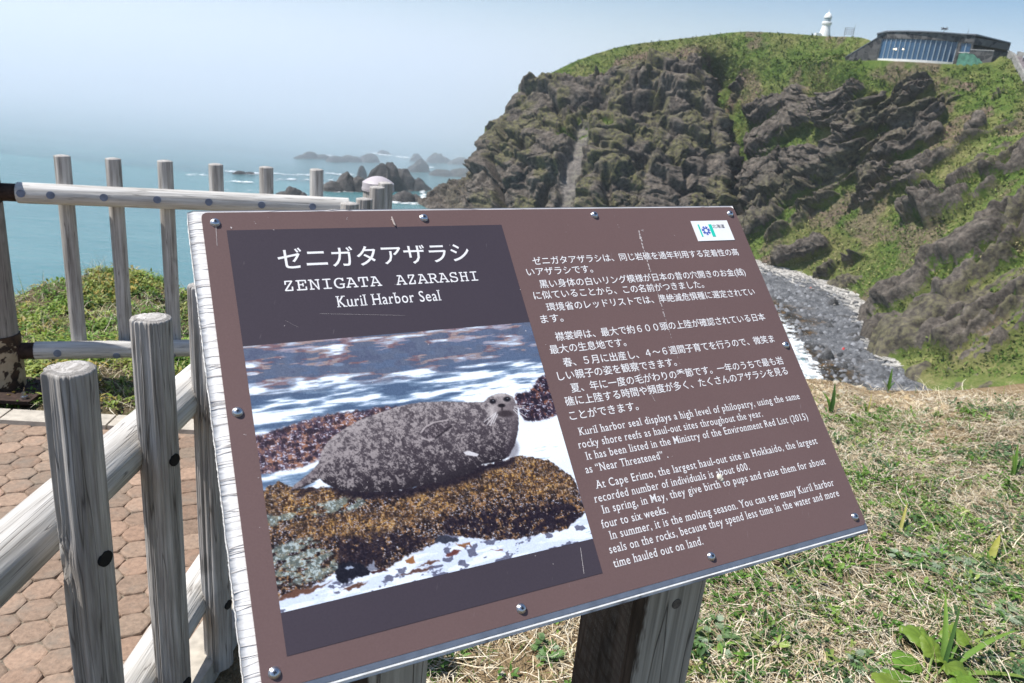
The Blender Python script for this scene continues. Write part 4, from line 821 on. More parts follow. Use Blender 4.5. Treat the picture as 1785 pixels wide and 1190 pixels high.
def blob(x, y, rx, ry, w=.35): r = np.hypot((z5x - x) / rx, (z5y - y) / ry); return sstep(1 + w, 1 - w, r)
img = layer(img, (146, 137, 137), bm * blob(1035, 340, 60, 50, .7) * (.45 + .5 * sstep(.4, .6, sp1))); img = layer(img, (86, 77, 82), bm * blob(1085, 400, 26, 90, .5) * .6)
img = layer(img, (196, 188, 186), bm * (blob(1012, 300, 40, 9) * .6 + blob(1008, 370, 30, 26, .5) * .6)); img = layer(img, (120, 110, 112), blob(1050, 362, 40, 30, .5) * bm * .7)
for x, y, rx, ry, c, a in ((998, 328, 13, 10, (26, 24, 30), 1), (1056, 319, 15, 10, (26, 24, 30), 1), (1034, 345, 15, 8, (30, 26, 30), 1), (1048, 378, 34, 14, (48, 40, 44), .85), (1036, 358, 4, 10, (48, 40, 44), .8), (1000, 325, 3, 2, (190, 195, 205), .5), (1058, 316, 3, 2, (190, 195, 205), .5), (1075, 520, 30, 40, (60, 52, 60), .5)):
    img = layer(img, c, blob(x, y, rx, ry) * a)
for x1, y1, x2, y2 in ((1012, 372, 962, 412), (1012, 376, 975, 422), (1010, 380, 988, 425), (1018, 380, 1000, 420), (1085, 352, 1138, 362), (1085, 358, 1136, 392), (1082, 362, 1122, 405), (1085, 348, 1130, 345)):
    img = layer(img, (222, 218, 220), sstep(2.2, .6, segd(z5x, z5y, x1, y1, x2, y2)[0]) * .75)
flip = Z5((706, 455), (725, 432), (760, 413), (815, 404), (832, 428), (790, 458), (745, 486), (712, 478)); fm = soft(flip, s_, t_, .001)
img = layer(img, (62, 54, 60), fm * .85); img = layer(img, (150, 140, 142), fm * sstep(.52, .6, fbm(q / .002, 3, 71)) * .7); img = layer(img, (176, 166, 166), sstep(.0015, .0006, polyd(s_, t_, np.concatenate([flip[:4]]))) * .8 + sstep(.002, .0006, polyd(s_, t_, Z5((712, 478), (740, 486), (765, 478)))) * .7)
img = layer(img, (36, 30, 36), sstep(.002, .0006, polyd(s_, t_, Z5((832, 428), (800, 452), (765, 478)))) * .8)
img = layer(img, (200, 196, 200), soft(Z5((878, 535), (900, 528), (942, 542), (935, 552), (890, 546)), s_, t_, .0008))
img = layer(img, (120, 108, 112), bm * soft(Z5((178, 690), (262, 612), (290, 585), (282, 625), (230, 668)), s_, t_, .002) * .45)
img = img + (fbm(q / .0011, 2, 80)[..., None] - .5) * 26
pc_ = lin(np.clip(img * 1.04 + 3, 4, 253)) * .95
mk("picture", sg(s_, t_, np.full_like(s_, .0028)), grid_faces(nu, nv), vcol("printed_picture", .4, .25), sign, col=pc_.reshape(-1, 3))

# ---- lettering
def glyphs(txt, serif=False, fat=0.0, track=1.0):
    c = bpy.data.curves.new('lettering', 'FONT'); c.body = txt; c.resolution_u = 3; c.offset = fat; c.space_character = track
    o = bpy.data.objects.new('lettering', c); S.collection.objects.link(o); bpy.context.view_layer.update()
    me = o.evaluated_get(bpy.context.evaluated_depsgraph_get()).to_mesh(); n = len(me.vertices); v = np.zeros(n * 3); me.vertices.foreach_get('co', v); v = v.reshape(-1, 3)[:, :2]
    fs = [tuple(p.vertices) for p in me.polygons]
    extra_v, extra_f = [], []
    if serif:                                  # slab serifs on the free ends of the stems
        cnt = {}
        for f in fs:
            for a, b in zip(f, f[1:] + f[:1]): k = (min(a, b), max(a, b)); cnt[k] = cnt.get(k, 0) + 1
        stemlen = {}
        for (a, b), k in cnt.items():
            if k == 1 and abs(v[a][1] - v[b][1]) > .15:
                for e in (a, b): stemlen[e] = max(stemlen.get(e, 0), abs(v[a][1] - v[b][1]))
        for (a, b), k in cnt.items():
            if k != 1: continue
            (xa, ya), (xb, yb) = v[a], v[b]; Lh = abs(xb - xa)
            if abs(ya - yb) > .004 or not .05 < Lh < .16: continue
            if max(stemlen.get(a, 0), stemlen.get(b, 0)) < .2: continue
            m = (xa + xb) / 2
            if abs(ya) < .02: l, r, y0, y1 = .075, .075, 0, .055
            elif .64 < ya < .80: l, r, y0, y1 = .075, (.075 if ya < .73 else 0), ya - .055, ya
            elif .46 < ya < .58: l, r, y0, y1 = .08, 0, ya - .055, ya
            elif ya < -.15: l, r, y0, y1 = .065, .065, ya, ya + .05
            else: continue
            i = n + len(extra_v); extra_v += [(m - Lh / 2 - l, y0), (m + Lh / 2 + r, y0), (m + Lh / 2 + r, y1), (m - Lh / 2 - l, y1)]; extra_f.append((i, i + 1, i + 2, i + 3))
    bpy.data.objects.remove(o); bpy.data.curves.remove(c)
    if extra_v: v = np.concatenate([v, np.array(extra_v)])
    return v, fs + extra_f
def write(name, lines, mat, d, serif=False, fat=0.0, parent=None, track=1.0):
    """lines = [(text, s of the left end, s of the right end, t of the baseline, glyph height scale)]"""
    V, Fl, n = [], [], 0
    for txt, s0, s1, t0, size in lines:
        v, fs = glyphs(txt, serif, fat, track); lo, hi = v[:, 0].min(), v[:, 0].max()
        V.append(sg(s0 + (v[:, 0] - lo) / (hi - lo) * (s1 - s0), t0 - v[:, 1] * size, np.full(len(v), d))); Fl += [tuple(i + n for i in f) for f in fs]; n += len(v)
    return mk(name, np.concatenate(V), Fl, mat, parent or sign)
M_INK = plain("white_lettering", (.80, .79, .80), .5, var=.05)
write("title_lettering", [("ゼニガタアザラシ", .0895, .3725, .0905, .0365)], M_INK, .00285, fat=.006)
write("title_lettering", [("".join(chr(0x1D670 + ord(c_) - 65) for c_ in "ZENIGATA"), .0922, .2265, .1266, .0275), ("".join(chr(0x1D670 + ord(c_) - 65) for c_ in "AZARASHI"), .2475, .3757, .1266, .0275)], M_INK, .00285, False, -.001, track=1.0)
write("title_lettering", [("Kuril Harbor Seal", .1575, .3095, .1557, .0250)], M_INK, .00285, True, .002, track=1.10)
E_ = .01640
JP = [("ゼニガタアザラシは、同じ岩礁を通年利用する定着性の高", .4766, .1045, 0), ("いアザラシです。", .4606, .1235, 0), ("黒い身体の白いリング模様が日本の昔の穴開きのお金(銭)", .4766, .1460, .8990), ("に似ていることから、この名前がつきました。", .4606, .1652, 0),
      ("環境省のレッドリストでは、準絶滅危惧種に選定されてい", .4766, .1868, 0), ("ます。", .4606, .2060, 0), ("襟裳岬は、最大で約６００頭の上陸が確認されている日本", .4766, .2370, 0), ("最大の生息地です。", .4606, .2574, 0),
      ("春、５月に出産し、４～６週間子育てを行うので、微笑ま", .4766, .2800, 0), ("しい親子の姿を観察できます。", .4606, .3005, 0), ("夏、年に一度の毛がわりの季節です。一年のうちで最も岩", .4766, .3215, 0), ("礁に上陸する時間や頻度が多く、たくさんのアザラシを見る", .4606, .3410, 0), ("ことができます。", .4606, .3630, 0)]
jl = []
for txt, s0, t0, s1 in JP:
    n = len(txt); tail = .62 * E_ if txt.endswith("。") else .05 * E_
    jl.append((txt, s0, s1 or s0 + n * E_ - tail, t0 - .0012, .0160))
write("body_text", jl, M_INK, .00245, fat=.004)
EN = [("Kuril harbor seal displays a high level of philopatry, using the same", .4680, .9056, .3868), ("rocky shore reefs as haul-out sites throughout the year.", .4606, .8125, .4055), ("It has been listed in the Ministry of the Environment Red List (2015)", .4678, .9050, .4237), ("as “Near Threatened” .", .4606, .6048, .4424),
      ("At Cape Erimo, the largest haul-out site in Hokkaido, the largest", .4690, .9039, .4663), ("recorded number of individuals is about 600.", .4606, .7463, .4847), ("In spring, in May, they give birth to pups and raise them for about", .4680, .9034, .5017), ("four to six weeks.", .4606, .5732, .5208),
      ("In summer, it is the molting season. You can see many Kuril harbor", .4678, .9028, .5377), ("seals on the rocks, because they spend less time in the water and more", .4608, .9041, .5555), ("time hauled out on land.", .4608, .6147, .5745)]
write("body_text", [(t, a, b, c, .0168) for t, a, b, c in EN], M_INK, .00245, True, .002, track=1.12)
# the emblem: a snow crystal of paired strokes between two upright bars
M_TEAL, M_BLUE, M_GREY = plain("teal_ink", (.02, .55, .42), .5, var=.05), plain("blue_ink", (.10, .16, .50), .5, var=.05), plain("grey_ink", (.08, .08, .09), .5, var=.05)
lp = [o for o in sign.children if o.name.startswith("logo_plate")][0]
def L9(x, y): a, b = st(1140 + x / 9.917, 360 + y / 9.917); return float(a), float(b)
a1, a2 = L9(733, 325), L9(838, 532); b1, b2 = L9(918, 322), L9(1050, 530)
ba = L9(757, 325)[0]; bb = L9(972, 322)[0]
rect_plate("emblem_bar", a1[0], a1[1], ba, a2[1], .0030, .0034, M_TEAL, lp); rect_plate("emblem_bar", b1[0], b1[1], bb, b2[1], .0030, .0034, M_TEAL, lp)
ec = L9(884, 428); mb = MB(); re_ = .0092
for k in range(7):
    a = 2 * np.pi * k / 7 - np.pi / 2
    for sgn in (-1, 1):
        dr = np.array([math.cos(a), math.sin(a)]); pr = np.array([-dr[1], dr[0]]) * sgn
        p0_, p1_ = dr * .40 + pr * .06, dr * 1.0 + pr * .30; q0, q1 = dr * .45 + pr * .20, dr * .80 + pr * .36
        for A_, B_, wd in ((p0_, p1_, .10), (q0, q1, .06)):
            nn_ = unit([-(B_ - A_)[1], (B_ - A_)[0]]) * wd
            pts = np.array([A_ - nn_, B_ - nn_, B_ + nn_, A_ + nn_]) * re_ + np.array(ec); mb.prism(sg(pts[:, 0], pts[:, 1], [.0030] * 4), NN * .0003)
mb.build("emblem", M_BLUE, lp)
t1, t2 = L9(1003, 388), L9(1212, 388); write("logo_lettering", [("北海道", t1[0], t2[0], L9(1100, 380)[1], .0088)], M_GREY, .0033, parent=lp)
# ---- screws, scars
M_RING = plain("washer_ring", (.45, .40, .41), .4, var=.1)
for px, py in [(375, 389.5), (738, 381), (1035, 375.8), (1271, 373.5), (414, 719), (1368, 602), (478, 1173), (907.5, 1061), (1238, 970), (1488, 901)]:
    a, b = st(px, py); c = sg(a, b, .0022)
    mb = MB(); mb.tube(c, c + NN * .0012, .0068, .0062, 24).dome(c + NN * .0012, NN, .0060, .0036, 24, 7); sc_ = mb.build("screw", M_STEEL, sign, smooth=True)
    mb = MB(); e1, e2 = unit(W1 + .35 * W2), unit(np.cross(NN, unit(W1 + .35 * W2)))
    for e, f_ in ((e1, e2), (e2, e1)): mb.box(c + NN * .0047, e * .0021, f_ * .00055, NN * .0004)
    mb.build("cross_slot", M_HOLE, sc_)
M_SCR = plain("scratch_white", (.62, .57, .56), .7, var=.2)
r4 = np.random.default_rng(5); mb = MB()
def fleck(s, t, w_, h_, a=0.0, n=7):
    k = r4.uniform(.5, 1.2, n); th = np.linspace(0, 2 * np.pi, n, endpoint=False); x, y = np.cos(th) * w_ * k, np.sin(th) * h_ * k
    mb.add(sg(s + x * math.cos(a) - y * math.sin(a), t + x * math.sin(a) + y * math.cos(a), np.full(n, .00285)), [tuple(range(n))])
scar = [st(1112, 404), st(1119, 430), st(1131, 470), st(1145, 512), st(1158, 555), st(1172, 600), st(1185, 640)]
for (a, b), (a2_, b2_), wd, dn in zip(scar[:-1], scar[1:], (.0014, .0012, .0009, .0011, .0004, .0003), (34, 30, 22, 26, 12, 7)):
    for k in range(dn):
        f = r4.random(); fleck(a + (a2_ - a) * f + r4.normal(0, wd * .6), b + (b2_ - b) * f, wd * r4.uniform(.25, .8), r4.uniform(.0006, .0026), r4.normal(0, .2))
for px, py, k in [(1118, 402, 6), (990, 392, 1), (986, 407, 1), (1077, 394, 2), (604, 382, 2), (445, 388, 2), (404, 397, 3), (466, 381, 1), (683, 383, 2), (425, 759, 2), (1175, 412, 1)] + [(r4.uniform(380, 1270), r4.uniform(370, 1000), 1) for _ in range(34)]:
    a, b = st(px, py)
    if -.001 < a < .93 and .003 < b < .6:
        for _ in range(k): fleck(a + r4.normal(0, .0015), b + r4.normal(0, .0015), r4.uniform(.0003, .0011), r4.uniform(.0003, .0009), r4.uniform(0, 3))
for p0_, p1_ in (((376, 397), (378, 430)), ((556, 548), (705, 551)), ((1096, 620), (1140, 700)), ((1010, 955), (1016, 1000)), ((497, 560), (520, 572))):
    a, b = st(*p0_); a2_, b2_ = st(*p1_); mb.prism(sg([a, a2_, a2_ + .0004, a + .0004], [b, b2_, b2_ + .0002, b + .0002], [.0029] * 4), NN * .00002)
tag(mb.build("scratches", M_SCR, sign), kind='stuff')
a, b = st(1253, 832); c = sg(a, b, .0022); mb = MB(); mb.dome(c, NN, .0052, .0028, 14, 5); mb.dome(c + W1 * .002 + W2 * .004, NN, .0036, .0022, 12, 4)
tag(mb.build("droppings", plain("cream_dropping", (.62, .58, .48), .9, var=.3, scale=300), smooth=True, origin=c), 'small cream blob of bird dropping on the brown board beside the word about', 'droppings')
a, b = st(686, 392); c = sg(a, b, .0026); mb = MB(); mb.tube(c - W2 * .011 - W1 * .002 + NN * .003, c + NN * .0015, .0010, .0016, 8).tube(c + NN * .0015, c + W2 * .004 + W1 * .001 + NN * .002, .0016, .0007, 8)
tag(mb.build("husk", plain("pale_husk", (.5, .42, .38), .9, var=.3, scale=300), origin=c), 'tiny pale husk stuck at the top edge of the dark title panel', 'husk')
# ---- posts under the board
HX, HY = unit([W1[0], W1[1], 0]), np.array([-unit([W1[0], W1[1], 0])[1], unit([W1[0], W1[1], 0])[0], 0])
def sign_post(pxl, pyl, pxr, pyr, label_k, seed):
    """front face between two sight lines, standing plumb a little behind the board's lower edge"""
    e = sg(.5, BH, -.036); pn = -HY; p0 = e + HY * .045
    A_, B_ = onplane(np.array(float(pxl)), np.array(float(pyl)), p0, pn), onplane(np.array(float(pxr)), np.array(float(pyr)), p0, pn)
    wd = (B_ - A_) @ HX; A0 = p0 + HX * ((A_ - p0) @ HX); dp = wd * .95; V, gr = [], []
    def top(p): return ((S0 - NN * .037 - p) @ NN) / NN[2] + p[2]
    nz = 34; ring = []
    for fx_, fy_ in ((0, 0), (.5, 0), (1, 0), (1, .5), (1, 1), (.5, 1), (0, 1), (0, .5)):
        k_ = .035; ring += [(np.clip(fx_, k_, 1 - k_) if fy_ in (0, 1) else fx_, np.clip(fy_, k_, 1 - k_) if fx_ in (0, 1) and fy_ not in (0, 1) else fy_)] if (fx_ == .5 or fy_ == .5) else [(abs(fx_ - k_), fy_), (fx_, abs(fy_ - k_))] if (fx_ == fy_) else [(fx_, abs(fy_ - k_)), (abs(fx_ - k_), fy_)]
    cen = np.array([.5, .5]); ring.sort(key=lambda q: math.atan2(q[1] - .5, q[0] - .5)); n = len(ring)
    for k in range(nz):
        for (a_, b_) in ring:
            p = A0 + HX * wd * a_ + HY * dp * b_; z1 = top(np.array([p[0], p[1], 0.])); z0 = -.08; z = z0 + (z1 - z0) * k / (nz - 1)
            V.append((p[0], p[1], z)); gr.append((wd * a_ + seed, dp * b_, z + seed))
    Fl = [(k * n + i, k * n + (i + 1) % n, k * n + n + (i + 1) % n, k * n + n + i) for k in range(nz - 1) for i in range(n)] + [tuple(range(n))[::-1], tuple(range((nz - 1) * n, nz * n))]
    po = mk("post", V, Fl, M_POST, sign, grain=gr); return po, p0, A0, wd
def post_mat():
    m = Mat("sign_post_wood", .85, .15); g = m.attr('grain'); o = m.obj()
    a = m.noise(m.scale(g, (75, 75, 1.6)), 1, 5, .6, .4); b = m.noise(m.scale(g, (24, 24, .9)), 1, 2); w_ = m.noise(m.scale(g, (15, 15, 2.5)), 1, 5, .7)
    wc = m.ramp(a, [(.33, (.20, .19, .165)), (.5, (.34, .325, .285)), (.68, (.46, .44, .39))])
    crk = m.ramp(m.math('ABSOLUTE', m.math('SUBTRACT', b, .47)), [(0, (.12, .10, .09)), (.010, (1, 1, 1))]); wc = m.mix(.8, wc, crk, 'MULTIPLY')
    sx = m.n('ShaderNodeSeparateXYZ'); m.l(g, sx.inputs[0])
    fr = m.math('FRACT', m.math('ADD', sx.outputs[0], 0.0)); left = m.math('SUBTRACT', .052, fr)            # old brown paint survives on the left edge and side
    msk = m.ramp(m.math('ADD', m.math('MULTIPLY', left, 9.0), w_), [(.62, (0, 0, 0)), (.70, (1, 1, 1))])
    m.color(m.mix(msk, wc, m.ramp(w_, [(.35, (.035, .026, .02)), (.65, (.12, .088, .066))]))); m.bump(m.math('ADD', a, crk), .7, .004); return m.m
M_POST = post_mat()
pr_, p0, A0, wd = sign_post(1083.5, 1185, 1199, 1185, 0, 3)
b_, _ = None, None
c = onplane(np.array(1179.), np.array(1052.), p0, -HY); mb = MB(); mb.tube(c + HY * .004, c - HY * .0012, .0088, n=24); mb.build("plug", plain("wood_plug", (.11, .10, .09), .8, var=.4, scale=140), pr_)
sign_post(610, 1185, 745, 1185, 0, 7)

# ================================================================== turf: dead straw, green blades, small leaves
def blades(base, az, L, lift, curl, w, col, tipw=.15, nseg=4, droop=.0):
    """strips that start at base; every row one blade"""
    n = len(base); t = np.linspace(0, 1, nseg)[None, :]
    az = az[:, None] + curl[:, None] * t * 1.2; el = lift[:, None] - droop[:, None] * t if np.ndim(droop) else lift[:, None] + 0 * t
    st_ = (L / (nseg - 1))[:, None]
    dx = np.cos(el) * np.cos(az) * st_; dy = np.cos(el) * np.sin(az) * st_; dz = np.sin(el) * st_
    c = np.stack([np.cumsum(dx, 1) - dx[:, :1], np.cumsum(dy, 1) - dy[:, :1], np.cumsum(dz, 1) - dz[:, :1]], -1) + base[:, None]
    sd = np.stack([-np.sin(az), np.cos(az), np.zeros_like(az)], -1); wd = w[:, None] * (1 - (1 - tipw) * t ** 1.5)
    Lf, Rt = c - sd * wd[..., None] / 2, c + sd * wd[..., None] / 2
    V = np.stack([Lf, Rt], 2).reshape(-1, 3)
    k = np.arange(nseg - 1); fq = np.stack([2 * k, 2 * k + 1, 2 * k + 3, 2 * k + 2], -1)[None] + (np.arange(n) * nseg * 2)[:, None, None]
    return V, fq.reshape(-1, 4), np.repeat(col, nseg * 2, 0)
def leaves(base, az, L, lift, w, col, droop):
    """small pointed leaves folded along the midrib"""
    n = len(base); t = np.array([0, .3, .65, 1.0])[None, :]; el = lift[:, None] - droop[:, None] * t; st_ = np.diff(np.concatenate([[0], t[0]]))[None, :] * L[:, None]
    dx = np.cos(el) * np.cos(az)[:, None] * st_; dy = np.cos(el) * np.sin(az)[:, None] * st_; dz = np.sin(el) * st_
    c = np.stack([np.cumsum(dx, 1), np.cumsum(dy, 1), np.cumsum(dz, 1)], -1) + base[:, None]
    sd = np.stack([-np.sin(az), np.cos(az), np.zeros_like(az)], -1)[:, None] * (w[:, None] * np.array([.25, 1, .8, .05])[None, :])[..., None] / 2
    upv = np.array([0, 0, 1.]) * (w * .18)[:, None, None] * np.array([.3, 1, .8, 0])[None, :, None]
    V = np.stack([c - sd + upv, c, c + sd + upv], 2).reshape(-1, 3); k = np.arange(3)
    fq = np.concatenate([np.stack([3 * k, 3 * k + 1, 3 * k + 4, 3 * k + 3], -1), np.stack([3 * k + 1, 3 * k + 2, 3 * k + 5, 3 * k + 4], -1)])[None] + (np.arange(n) * 12)[:, None, None]
    return V, fq.reshape(-1, 4), np.repeat(col, 12, 0)
def scatter(n, az0, az1, r0, r1, seed):
    g = np.random.default_rng(seed); a = np.radians(g.uniform(az0, az1, n)); r = np.sqrt(g.uniform(r0 ** 2, r1 ** 2, n)); return r * np.sin(a), r * np.cos(a), g
def pxof(x, y, z):
    q = (np.stack([x, y, z], -1) - EYE) @ CAMM; return q[..., 0] / q[..., 2] * F_PX + CX, q[..., 1] / q[..., 2] * F_PX + CY
def off_posts(x, y):
    c1 = (p0 + HX * ((A0 - p0) @ HX))[:2]; u = (x - c1[0]) * HX[0] + (y - c1[1]) * HX[1]; v_ = (x - c1[0]) * HY[0] + (y - c1[1]) * HY[1]
    return ~((u > -.01) & (u < wd + .01) & (v_ > -.01) & (v_ < wd))
M_STRAW, M_BLADE, M_LEAF = vcol("dry_straw", .85, .15, .18, 60), vcol("green_blade", .6, .3, .12, 90, .25), vcol("small_leaf", .55, .35, .15, 60, .22)
GREEN = np.array([(.075, .165, .024), (.11, .22, .032), (.15, .26, .045), (.055, .125, .032), (.21, .27, .065), (.075, .145, .055)])
STRAW = np.array([(.56, .47, .32), (.68, .59, .43), (.46, .36, .22), (.25, .185, .11), (.74, .67, .53), (.52, .46, .35)])
def patch_green(x, y):
    p = np.stack([x, y], -1); px, py = pxof(x, y, x * 0)
    g = .12 + sstep(.43, .57, fbm(p / .33, 4, 101)) * .95 + .25 * sstep(.45, .6, fbm(p / .12, 3, 102))
    for cx_, cy_, rx, ry, k in ((1500, 1120, 260, 70, .45), (1545, 830, 90, 70, .7), (1270, 1080, 60, 90, .8), (1360, 1175, 150, 50, .6), (1690, 1010, 90, 90, .5), (1440, 950, 60, 70, .35), (840, 1130, 70, 45, 1.0), (1200, 1100, 30, 80, .6), (1600, 900, 200, 60, .2)):
        g = g + k * np.exp(-((px - cx_) / rx) ** 2 - ((py - cy_) / ry) ** 2)
    return g
def bareness(x, y):
    r = np.hypot(x, y); az = np.degrees(np.arctan2(x, y)); px, py = pxof(x, y, x * 0)
    b = sstep(.84, .97, r / edge_r(az) + (fbm(np.stack([x, y], -1) / .5, 3, 3) - .5) * .25)
    return np.maximum(b, np.exp(-((px - 920) / 120) ** 2 - ((py - 1150) / 70) ** 2) * 1.1)
# dead straw
x, y, g = scatter(240000, -8, 62, .75, 5.75, 201); b = bareness(x, y); k = (g.random(len(x)) < (1 - .62 * b) * (.55 + .6 * sstep(.40, .6, fbm(np.stack([x, y], -1) / .25, 3, 104))) * .62) & (x > -.58) & off_posts(x, y) & (np.hypot(x, y) < edge_r(np.degrees(np.arctan2(x, y))) - .02)
x, y = x[k], y[k]; n = len(x); z = hill_z(x, y) + g.uniform(-.004, .022, n); flow = 6.0 * fbm(np.stack([x, y], -1) / .45, 2, 105)
L = g.gamma(3, .022, n) + .018; V, Fq, C_ = blades(np.stack([x, y, z], -1), flow + g.normal(0, 1.0, n), L, np.abs(g.normal(.10, .30, n)) , g.normal(0, 1.1, n), g.uniform(.0012, .0042, n), STRAW[g.integers(0, 6, n)] * g.uniform(.7, 1.25, n)[:, None], .35, 4, g.uniform(0, .9, n))
tag(mk("dry_grass", V, Fq, M_STRAW, col=C_), kind='stuff')
# green blades
x, y, g = scatter(60000, -8, 62, .75, 5.7, 202); gr_ = patch_green(x, y); k = (g.random(len(x)) < gr_ * .50 * (1 - .75 * bareness(x, y))) & (x > -.58) & off_posts(x, y)
x, y = x[k], y[k]; n = len(x); L = g.gamma(5, .009, n) + .02
V, Fq, C_ = blades(np.stack([x, y, hill_z(x, y) - .003], -1), g.uniform(0, 6.28, n), L, g.normal(1.05, .32, n), g.normal(0, .5, n), g.uniform(.002, .0042, n), GREEN[g.integers(0, 6, n)] * g.uniform(.7, 1.3, n)[:, None], .1, 4, g.uniform(.2, 1.3, n))
tag(mk("green_grass", V, Fq, M_BLADE, col=C_), kind='stuff')
# low herbs: rosettes of small leaves
def herbs(n0, az0, az1, r0, r1, seed, dens, size, nm, palette, zoff=.004, per=9):
    x, y, g = scatter(n0, az0, az1, r0, r1, seed); k = g.random(n0) < dens(x, y); x, y = x[k], y[k]; m = len(x); hgt = g.uniform(.0, 1, m)
    idx = np.repeat(np.arange(m), per); n = len(idx); sz = (g.uniform(.6, 1.4, m) * size)[idx]; a = g.uniform(0, 6.28, n); rr = g.uniform(0, .9, n) * sz
    bx, by = x[idx] + rr * np.cos(a), y[idx] + rr * np.sin(a); z = hill_z(bx, by) + zoff + g.uniform(0, 1.3, n) * sz * (.3 + .7 * hgt[idx])
    pick = np.clip(((fbm(np.stack([x, y], -1) / .28, 2, seed) - .5) * 2.2 + .5 + g.normal(0, .16, m)) * len(palette), 0, len(palette) - 1).astype(int)
    tone = (g.uniform(.7, 1.25, m)[:, None] * palette[pick])[idx] * g.uniform(.88, 1.12, n)[:, None]
    V, Fq, C_ = leaves(np.stack([bx, by, z], -1), a + g.normal(0, .5, n), sz * g.uniform(.6, 1.2, n), g.normal(.45, .4, n), sz * g.uniform(.28, .5, n), tone, g.uniform(.1, 1.0, n))
    return tag(mk(nm, V, Fq, M_LEAF, col=C_), kind='stuff')
herbs(13000, -8, 62, .75, 5.6, 203, lambda x, y: patch_green(x, y) * .75 * (1 - .93 * bareness(x, y)) * (x > -.58) * off_posts(x, y), .026, "herb_leaves", GREEN)
# the rise beyond the gate, thick with low shrubs
SHRUB = np.array([(.10, .20, .026), (.15, .265, .034), (.21, .30, .045), (.27, .31, .065), (.06, .125, .024), (.33, .26, .06), (.23, .28, .06)])
def d_left(x, y):
    r = np.hypot(x, y); az = np.degrees(np.arctan2(x, y)); inside = (r < edge_r(az) + .35) & ~((path_mask(x, y) > .4)) & (x < -.9) & (y > 3.2 + .10 * (x + 2.2))
    p = np.stack([x, y], -1); return inside * (.20 + .8 * sstep(.40, .56, fbm(p / .42, 4, 111)))
herbs(26000, -62, -8, 3.1, 7.1, 204, d_left, .030, "shrub_leaves", SHRUB, .006, 10)
x, y, g = scatter(42000, -62, -8, 3.1, 6.9, 205); p = np.stack([x, y], -1); r = np.hypot(x, y)
k = (g.random(len(x)) < .55 * sstep(.56, .42, fbm(p / .42, 4, 111)) + .18) & (r < edge_r(np.degrees(np.arctan2(x, y))) + .2) & (path_mask(x, y) < .3) & (x < -.85) & (y > 3.15 + .10 * (x + 2.2)); x, y = x[k], y[k]; n = len(x)
V, Fq, C_ = blades(np.stack([x, y, hill_z(x, y)], -1), g.uniform(0, 6.28, n), g.gamma(4, .018, n) + .03, g.normal(.5, .4, n), g.normal(0, .9, n), g.uniform(.002, .0045, n), np.where(g.random(n)[:, None] < .4, GREEN[g.integers(0, 6, n)] * 1.2, STRAW[g.integers(0, 6, n)] * .9) * g.uniform(.7, 1.25, n)[:, None], .2, 4, g.uniform(0, 1.2, n))
tag(mk("bank_grass", V, Fq, M_STRAW, col=C_), kind='stuff')
g = np.random.default_rng(206); n = 60; az = np.radians(g.choice([-29.5, -25.5, -31, -24], n) + g.normal(0, .8, n)); r = edge_r(np.degrees(az)) - g.uniform(0, .5, n); x, y = r * np.sin(az), r * np.cos(az)
V, Fq, C_ = blades(np.stack([x, y, hill_z(x, y)], -1), g.uniform(0, 6.28, n), g.uniform(.10, .26, n), g.normal(1.15, .25, n), g.normal(0, .4, n), g.uniform(.0025, .004, n), np.array([.20, .20, .10]) * g.uniform(.6, 1.3, n)[:, None], .1, 5, g.uniform(.2, 1.0, n))
tag(mk("wispy_stalks", V, Fq, M_BLADE, col=C_), kind='stuff')
# pebbles and clods on the bare clay
def pebbles(n0, az0, az1, r0, r1, seed, dens, s0, s1, nm):
    x, y, g = scatter(n0, az0, az1, r0, r1, seed); k = g.random(n0) < dens(x, y); x, y = x[k], y[k]; n = len(x); s = s0 + (s1 - s0) * g.random(n) ** 3
    base = np.array([(1, 0, 0), (.5, .87, 0), (-.5, .87, 0), (-1, 0, 0), (-.5, -.87, 0), (.5, -.87, 0), (.62, .1, .62), (-.2, .6, .68), (-.5, -.35, .6), (0, 0, .95)], float)
    V = base[None] * (g.uniform(.65, 1.35, (n, 10, 3))) * s[:, None, None]; a = g.uniform(0, 6.28, n); c_, s_2 = np.cos(a)[:, None], np.sin(a)[:, None]
    V = np.stack([V[..., 0] * c_ - V[..., 1] * s_2, V[..., 0] * s_2 + V[..., 1] * c_, V[..., 2] * .8], -1) + np.stack([x, y, hill_z(x, y) - s * .15 + .02 * (path_mask(x, y) > .9)], -1)[:, None]
    T = np.array([(0, 1, 6), (1, 7, 6), (1, 2, 7), (2, 3, 7), (3, 8, 7), (3, 4, 8), (4, 5, 8), (5, 6, 8), (5, 0, 6), (6, 7, 9), (7, 8, 9), (8, 6, 9)])
    col = np.array([(.40, .31, .19), (.33, .25, .155), (.46, .38, .26), (.27, .21, .14), (.38, .34, .27)])[g.integers(0, 5, n)] * g.uniform(.75, 1.2, n)[:, None]
    tag(mk(nm, V.reshape(-1, 3), (T[None] + (np.arange(n) * 10)[:, None, None]).reshape(-1, 3), M_PEB, col=np.repeat(col, 10, 0)), kind='stuff')
M_PEB = vcol("clay_pebble", .95, .1, .2, 80)
pebbles(26000, -14, 50, .9, 5.6, 207, lambda x, y: (.10 + .9 * np.clip(bareness(x, y), 0, 1)) * .55 * (x > -.5) * off_posts(x, y), .0025, .016, "pebbles")
pebbles(6000, 8, 42, 4.2, 5.7, 208, lambda x, y: .35 * np.clip(bareness(x, y), 0, 1), .006, .035, "clods")
pebbles(9000, -62, -18, .8, 3.4, 209, lambda x, y: .5 * (path_mask(x, y) > .9) * (.15 + sstep(.5, .62, fbm(np.stack([x, y], -1) / .3, 3, 44))), .0012, .006, "grit")

